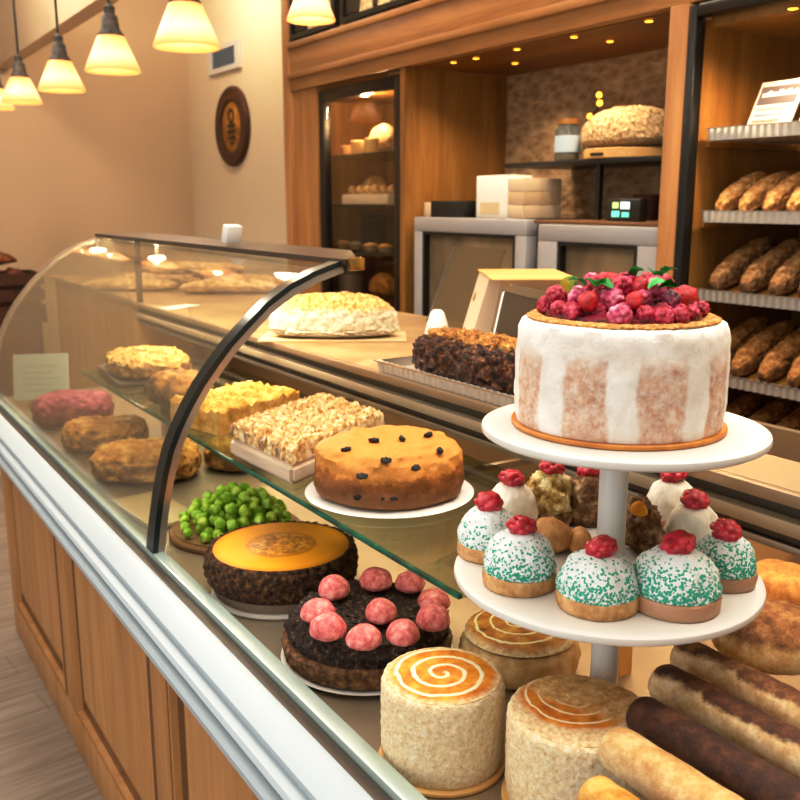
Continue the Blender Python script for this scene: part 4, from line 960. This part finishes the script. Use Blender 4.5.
for (u, v_) in ((346, 450), (374, 443), (402, 441), (386, 459), (416, 464), (428, 437), (362, 470), (440, 450)):
    p = at(u, v_, z=ST + .089) - Vector((.742, 1.185, ST)); p.z = .0895 - max(0, p.xy.length - .06) * .12
    if c0_ is None:
        c0_ = o = obj('clove', blob(.0066, .0056, .006, .003, 150, 2, nu=18, nv=12), CLV, t, p)
    else: o = dup(c0_, p, parent=t)
    o.rotation_euler = (0, 0, r.uniform(0, 6))
for (u, v_) in ((386, 500), (394, 499), (360, 496)):
    p = at(u, v_, z=ST + .03) - Vector((.742, 1.185, ST)); p.xy = p.xy.normalized() * .1165; p.z = .026
    dup(c0_, p, parent=t)
# ------------------------------------------------------------------ on the upper deck
UT2 = UZ + .0008
p = at(330, 341, z=UZ)
WL = NT('crumb_topped_white'); k = WL; v = k.coord(); sx = k.n('ShaderNodeSeparateXYZ'); k.link(v, sx.inputs[0])
n_ = k.noise(v, 110, 5, .7); f = k.math('ADD', k.math('MULTIPLY', sx.outputs['Z'], 7.5), k.math('MULTIPLY', k.noise(v, 40, 6), .35))
k.col(k.mix(k.ramp(f, [(.66, '#000000'), (.8, '#ffffff')]), k.ramp(n_, [(.35, '#b5a484'), (.6, '#d0c3ac')]), k.ramp(n_, [(.36, '#a86c2a'), (.5, '#d0a05a'), (.64, '#ecd098')]))); k.bump(k.noise(v, 110, 6, .75), .6, .006); k.setv(k.p, Roughness=.8)
t = thing('crumb_loaf', 'long white loaf with golden crumb top on the upper deck', 'bread', (p.x + .04, p.y + .05, UT2), -.57)
obj('paper', bx(-.19, .19, -.085, .085, 0, .003), plain('parchment', '#b99a72', .7), t)
obj('loaf', blob(.168, .075, .085, .007, 75, 12, .85, .7, 180, 64, .3, big=.005), k.m, t, (0, 0, .0035))
BG = crust('flat_twist', ('#8a6230', '#bb935a', '#d3b07a', '#ecd6a8'), ('#5a3c1c', '#8a6538', '#ab8450', '#cfae7c'), 40)
bl_ = [(1.10, 3.72, .19, .055, .032, -.55, 0, 'rough flatbread at the front of the upper deck pile'), (1.40, 3.40, .20, .055, .034, -.5, 0, 'rough flatbread of the pile nearest the black arch'), (1.24, 3.83, .20, .06, .036, -.62, 0, 'rough flatbread in the middle of the upper deck pile'), (1.52, 3.56, .17, .055, .036, -.5, 0, 'rough flatbread at the back of the upper deck pile'), (1.33, 3.62, .21, .05, .03, -.57, .062, 'long rough flatbread lying across the top of the pile')]
for i, (x, y, L, w, h, a, dz, lab) in enumerate(bl_):
    tag(obj('flatbread', blob(L, w, h, .007, 35, i + 20, 1, .8, 72, 22, .5, big=.008, bfreq=10), BG, None, (x, y, UT2 + dz), (0, 0, a)), lab, 'bread', 'flatbreads on the upper deck')
for i, (x, y) in enumerate(((1.36, 4.12), (1.53, 3.86))):
    tag(obj('dark_seeded_bread', blob(.11, .05, .06, .006, 40, 31 + i, big=.006), CR[1], None, (x, y, UT2), (0, 0, -.55)), ['dark seeded loaf at the far end of the upper deck', 'dark seeded loaf behind the flatbreads on the upper deck'][i], 'bread', 'dark loaves on the upper deck')
t = thing('paper_slip', 'white paper slip lying on the front of the upper deck', 'paper', at(180, 307, z=UT2 + .0), .5)
obj('sheet', bx(-.07, .07, -.03, .03, 0, .002), CARD, t)
p = at(415, 338, z=UZ)
t = thing('white_cone', 'small white cone on a round base beside the dark loaf', 'ornament', (p.x + .05, p.y - .03, UT2))
obj('base', la(disc_prof(.036, .012), 28), plain('cone_base', '#b9a386', .5), t)
obj('cone', la([(0, .0125), (.033, .0125), (.029, .03), (.018, .066), (.011, .073), (0, .075)], 28), WHITE, t)
# foil tray with dark crumb loaf
def trayline():
    a = at(410, 383, x=1.0); return a
t = make_tray('foil_tray', 'shiny foil tray under the dark crumb loaf on the upper deck', (1.075, 1.35, UZ + .0006), .58, .148, .024, 30, .0022)
DL = mottled('dark_crumb_loaf', [(.25, '#160a05'), (.45, '#3a1c0e'), (.6, '#6a3a1c'), (.85, '#b98450')], 85, 6, .6, 1.0, .008, 130)
t = thing('crumb_topped_loaf', 'dark chocolate crumb loaf with golden crumb ridge in the foil tray', 'cake', (1.075, 1.36, UZ + .0052), PI / 2)
obj('loaf', blob(.225, .058, .052, .009, 75, 3, .7, .5, 200, 60, .6, big=.004), DL, t)
obj('crumb_ridge', blob(.20, .036, .016, .008, 85, 6, .8, .8, 170, 30, .4), mottled('gold_crumb', [(.25, '#6a3a12'), (.5, '#b87a32'), (.75, '#e0b468')], 85, 6, .7, 1.0, .006, 130), t, (0, -.005, .074))
# glass sneeze board, register and black reader
def quadframe(name, label, cat, pts, edges, pane_m, edge_m, wid, th=.006, extra=None):
    """a leaning flat pane between four world points (bottom a, bottom b, top b, top a), with rim strips on some edges"""
    o_ = sum(pts, Vector()) / 4; o_.z = min(p_.z for p_ in pts); t = thing(name, label, cat, o_); P4 = [p_ - o_ for p_ in pts]
    n_ = (P4[1] - P4[0]).cross(P4[3] - P4[0]).normalized() * th
    bm = BM(); A = [bm.verts.new(p_) for p_ in P4]; B = [bm.verts.new(p_ + n_) for p_ in P4]
    bm.faces.new(A); bm.faces.new(B[::-1])
    for i in range(4): bm.faces.new((A[i], A[(i + 1) % 4], B[(i + 1) % 4], B[i]))
    obj('pane', bm, pane_m, t, smooth=False)
    for i in edges:
        a_, b_ = P4[i], P4[(i + 1) % 4]; inw = (sum(P4, Vector()) / 4 - (a_ + b_) / 2).normalized() * wid
        bm = BM(); A = [bm.verts.new(q_ - n_ * .4) for q_ in (a_, b_, b_ + inw, a_ + inw)]; B = [bm.verts.new(q_ + n_ * 1.4) for q_ in (a_, b_, b_ + inw, a_ + inw)]
        bm.faces.new(A); bm.faces.new(B[::-1])
        for j in range(4): bm.faces.new((A[j], A[(j + 1) % 4], B[(j + 1) % 4], B[j]))
        bmesh.ops.bevel(bm, geom=bm.edges[:], offset=th * .3, segments=2, affect='EDGES'); obj('edge_strip', bm, edge_m, t)
    return t
zb_ = UT2 + .003
def base(u, x): q_ = at(u, 300, x=x); return Vector((x, q_.y, zb_))
quadframe('glass_screen', 'brown tinted glass screen with a chrome edge leaning on the upper deck', 'screen', [base(428, 1.53), base(478, 1.53), at(506, 250, x=1.605), at(455, 247, x=1.605)], [3], SMOKE, CHROME, .008)
quadframe('card_terminal', 'slanted dark glass reader with a chrome rim between loaf and till', 'terminal', [base(489, 1.27), base(541, 1.235), at(553, 294, x=1.30), at(505, 283, x=1.34)], [3, 2], plain('reader_glass', '#54473a', .08, .2), CHROME, .02, .008)
t = thing('cash_register', 'cream till with sloping front and a wooden top', 'register', (1.44, 1.79, UT2), -.55)
prism_ = [(-.085, 0), (.14, 0), (.14, .175), (-.035, .175)]
obj('body', prism(BM(), prism_, 'Y', -.11, .11), plain('till_cream', '#cdb9a0', .5), t, smooth=False)
obj('wood_top', bx(-.040, .16, -.20, .112, .1755, .180, bev=.002), W_BOARD, t)
obj('button', la([(0, 0), (.011, 0), (.011, .003), (0, .004)], 20), plain('till_emblem', '#a58463', .5), t, (-.0525, .05, .115), (0, -1.29, 0))
# ------------------------------------------------------------------ near rolls, buns, loaf on a riser
t = thing('display_riser', 'low wooden riser under the long rolls', 'riser', (0, 0, 0))
RZ_ = 1.008
obj('riser_board', bx(.535, 1.10, .05, .505, RZ_ - .018, RZ_, bev=.003), wood('riser_brown', '#4a2f18', '#6b4624', '#7f5630', 'X', 10), t)
for x in (.56, 1.05):
    for y in (.08, .45): obj('leg', bx(x, x + .03, y, y + .03, DZ + .0005, RZ_ - .0185), W_BOARD, t)
def rollmat(name, top, side, band=.6, soft=.12):
    k = NT(name); v = k.coord(); sx = k.n('ShaderNodeSeparateXYZ'); k.link(v, sx.inputs[0])
    f = k.math('ADD', k.math('MULTIPLY', sx.outputs['Z'], 22), k.math('MULTIPLY', k.math('SUBTRACT', k.noise(v, 30, 6, .7), .5), .5))
    m = k.ramp(f, [(band - soft, '#000000'), (band + soft, '#ffffff')])
    n_ = k.noise(v, 50, 7, .7)
    a = k.ramp(n_, [(.36, side[0]), (.5, side[1]), (.62, side[2])]); b = k.ramp(n_, [(.36, top[0]), (.5, top[1]), (.64, top[2])])
    k.col(k.mix(m, a, b)); k.bump(k.noise(v, 150, 7, .8), .8, .004); k.setv(k.p, Roughness=.55); return k.m
TANS = ('#c79c66', '#e0bd8a', '#f0d8ae')
DK = ('#34180a', '#552b14', '#7c4a28')
R1 = rollmat('roll_gold', ('#b57f3c', '#cc9a55', '#e0b878'), TANS, .7, .3)
R2 = rollmat('roll_chocolate', ('#2a120b', '#47220f', '#6d4128'), ('#2e150c', '#4a2613', '#60351c'), .6)
R3 = rollmat('roll_cocoa_top', DK, TANS, .66, .05)
R4 = rollmat('roll_cocoa_top_pale', ('#4b2812', '#74431f', '#a06c3e'), TANS, .66, .05)
R0 = rollmat('roll_amber', ('#b5741c', '#d0953a', '#e2b568'), ('#b57a2c', '#d09a4c', '#e0b878'), .6)
def roll_bm(L, r_, seed):
    h = L / 2; cap = r_ * .75; pr = [(0, -h)]
    for i in range(1, 7): a_ = PI / 2 * i / 6; pr.append((r_ * math.sin(a_) ** .7, -h + cap * (1 - math.cos(a_))))
    n = 26
    for i in range(1, n): pr.append((r_, -h + cap + (L - 2 * cap) * i / n))
    pr += [(q, -z_) for q, z_ in pr[6::-1]]
    bm = lathe(BM(), pr, 40, amp=.0009, freq=60, seed=seed)
    for v in bm.verts:
        x, y, z_ = v.co; k_ = 1 + .05 * noise.noise(Vector((z_ * 18, seed, 0)))
        v.co = (z_, x * k_ * 1.04, max(y * k_, -r_ * .62) + r_ * .62)
    return bm
def roll(u, v_, r_, L, a, m, lab, seed, name='long_roll'):
    p = at(u, v_, z=RZ_ + r_); d = Vector((math.sin(a), -math.cos(a))); c_ = p.xy + d * (L / 2)
    return tag(obj(name, roll_bm(L, r_, seed), m, None, (c_.x, c_.y, RZ_ + .0006), (0, 0, a - PI / 2)), lab, 'pastry', 'long filled rolls on the riser')
roll(587, 784, .0205, .26, .02, R0, 'amber roll lowest in the row, beside the patchy swirl cake', 1)
roll(608, 735, .0225, .30, .01, R1, 'plain golden roll between the amber and chocolate rolls', 2)
roll(634, 704, .0215, .33, .02, R2, 'all chocolate brown roll, third in the row', 3)
roll(656, 672, .0225, .36, .02, R3, 'cocoa topped roll next to the chocolate roll', 4)
roll(677, 646, .0220, .40, .01, R4, 'cocoa topped roll farthest back, beside the round bun', 5)
BUN = rollmat('round_bun_crust', ('#6b3c17', '#a56a30', '#cf9c5c'), ('#c9934f', '#e0b472', '#edcf9a'), 1.02, .2)
p = at(762, 672, z=RZ_); 
tag(obj('round_bun', blob(.068, .058, .050, .002, 45, 3, .95, .8, 72, 30, .4), BUN, None, (p.x + .032, p.y + .012, RZ_ + .0006), (0, 0, -.6)), 'round browned bun behind the cocoa topped rolls', 'bread')
p = at(797, 680, z=RZ_)
tag(obj('round_bun', blob(.04, .05, .04, .002, 45, 7, .95, .8, 64, 28, .4), BUN, None, (p.x + .075, p.y - .055, RZ_ + .0006), (0, 0, .3)), 'pale bun cut by the frame edge beside the cocoa rolls', 'bread')
p = at(792, 574, z=.9256)
tag(obj('cut_loaf', blob(.05, .06, .036, .002, 45, 5, .7, .6, 64, 26, .4), rollmat('cut_loaf_crust', ('#a06826', '#b9823a', '#cc9a54'), ('#7f5020', '#9a672c', '#ad7c42'), .6), None, (1.275, .835, .9256), (0, 0, .1)), 'golden cut loaf on the wooden ledge at the case back', 'bread')

# ------------------------------------------------------------------ light, world, camera
area('room_fill', (-.2, 2.2, 3.3), 2.6, 5.0, 105, (1, .94, .85))
area('case_top_light', (1.5, .7, 3.3), 1.6, 2.4, 90, (1, .92, .80))
area('window_light', (-2.9, .4, 1.7), 2.6, 2.2, 55, (.92, .97, 1), (0, -PI / 2 + .1, 0))
for x_, y_, e_ in ((.5, 5.2, 62), (2.1, 6.0, 30), (1.7, 3.3, 34)):  # unseen point lights added to brighten the far walls
    L = bpy.data.lights.new('wall_wash', 'POINT'); L.energy = e_; L.color = (1, .89, .72); L.shadow_soft_size = .16
    o = bpy.data.objects.new('wall_wash', L); o.location = (x_, y_, 3.2); C.objects.link(o)
w = bpy.data.worlds.new('world'); bpy.context.scene.world = w; w.use_nodes = True
w.node_tree.nodes['Background'].inputs[0].default_value = (1, .93, .84, 1); w.node_tree.nodes['Background'].inputs[1].default_value = .4
cam = bpy.data.cameras.new('camera'); co = bpy.data.objects.new('camera', cam); C.objects.link(co)
cam.sensor_width = 36; cam.lens = FPX / 800 * 36; cam.clip_start = .05
co.matrix_world = Matrix(((RT.x, UPV.x, -FW.x, 0), (RT.y, UPV.y, -FW.y, 0), (RT.z, UPV.z, -FW.z, EYE), (0, 0, 0, 1)))
cam.dof.use_dof = True; cam.dof.focus_distance = 1.2; cam.dof.aperture_fstop = 9
bpy.context.scene.camera = co
sc = bpy.context.scene
sc.view_settings.view_transform = 'Standard'; sc.view_settings.look = 'None'; sc.view_settings.exposure = .04
sc.cycles.max_bounces = 8; sc.cycles.transparent_max_bounces = 16; sc.cycles.sample_clamp_indirect = 6

sc.view_settings.use_curve_mapping = True
cm = sc.view_settings.curve_mapping; cv = cm.curves[3]
cv.points.new(.22, .185); cv.points.new(.72, .765); cm.update()
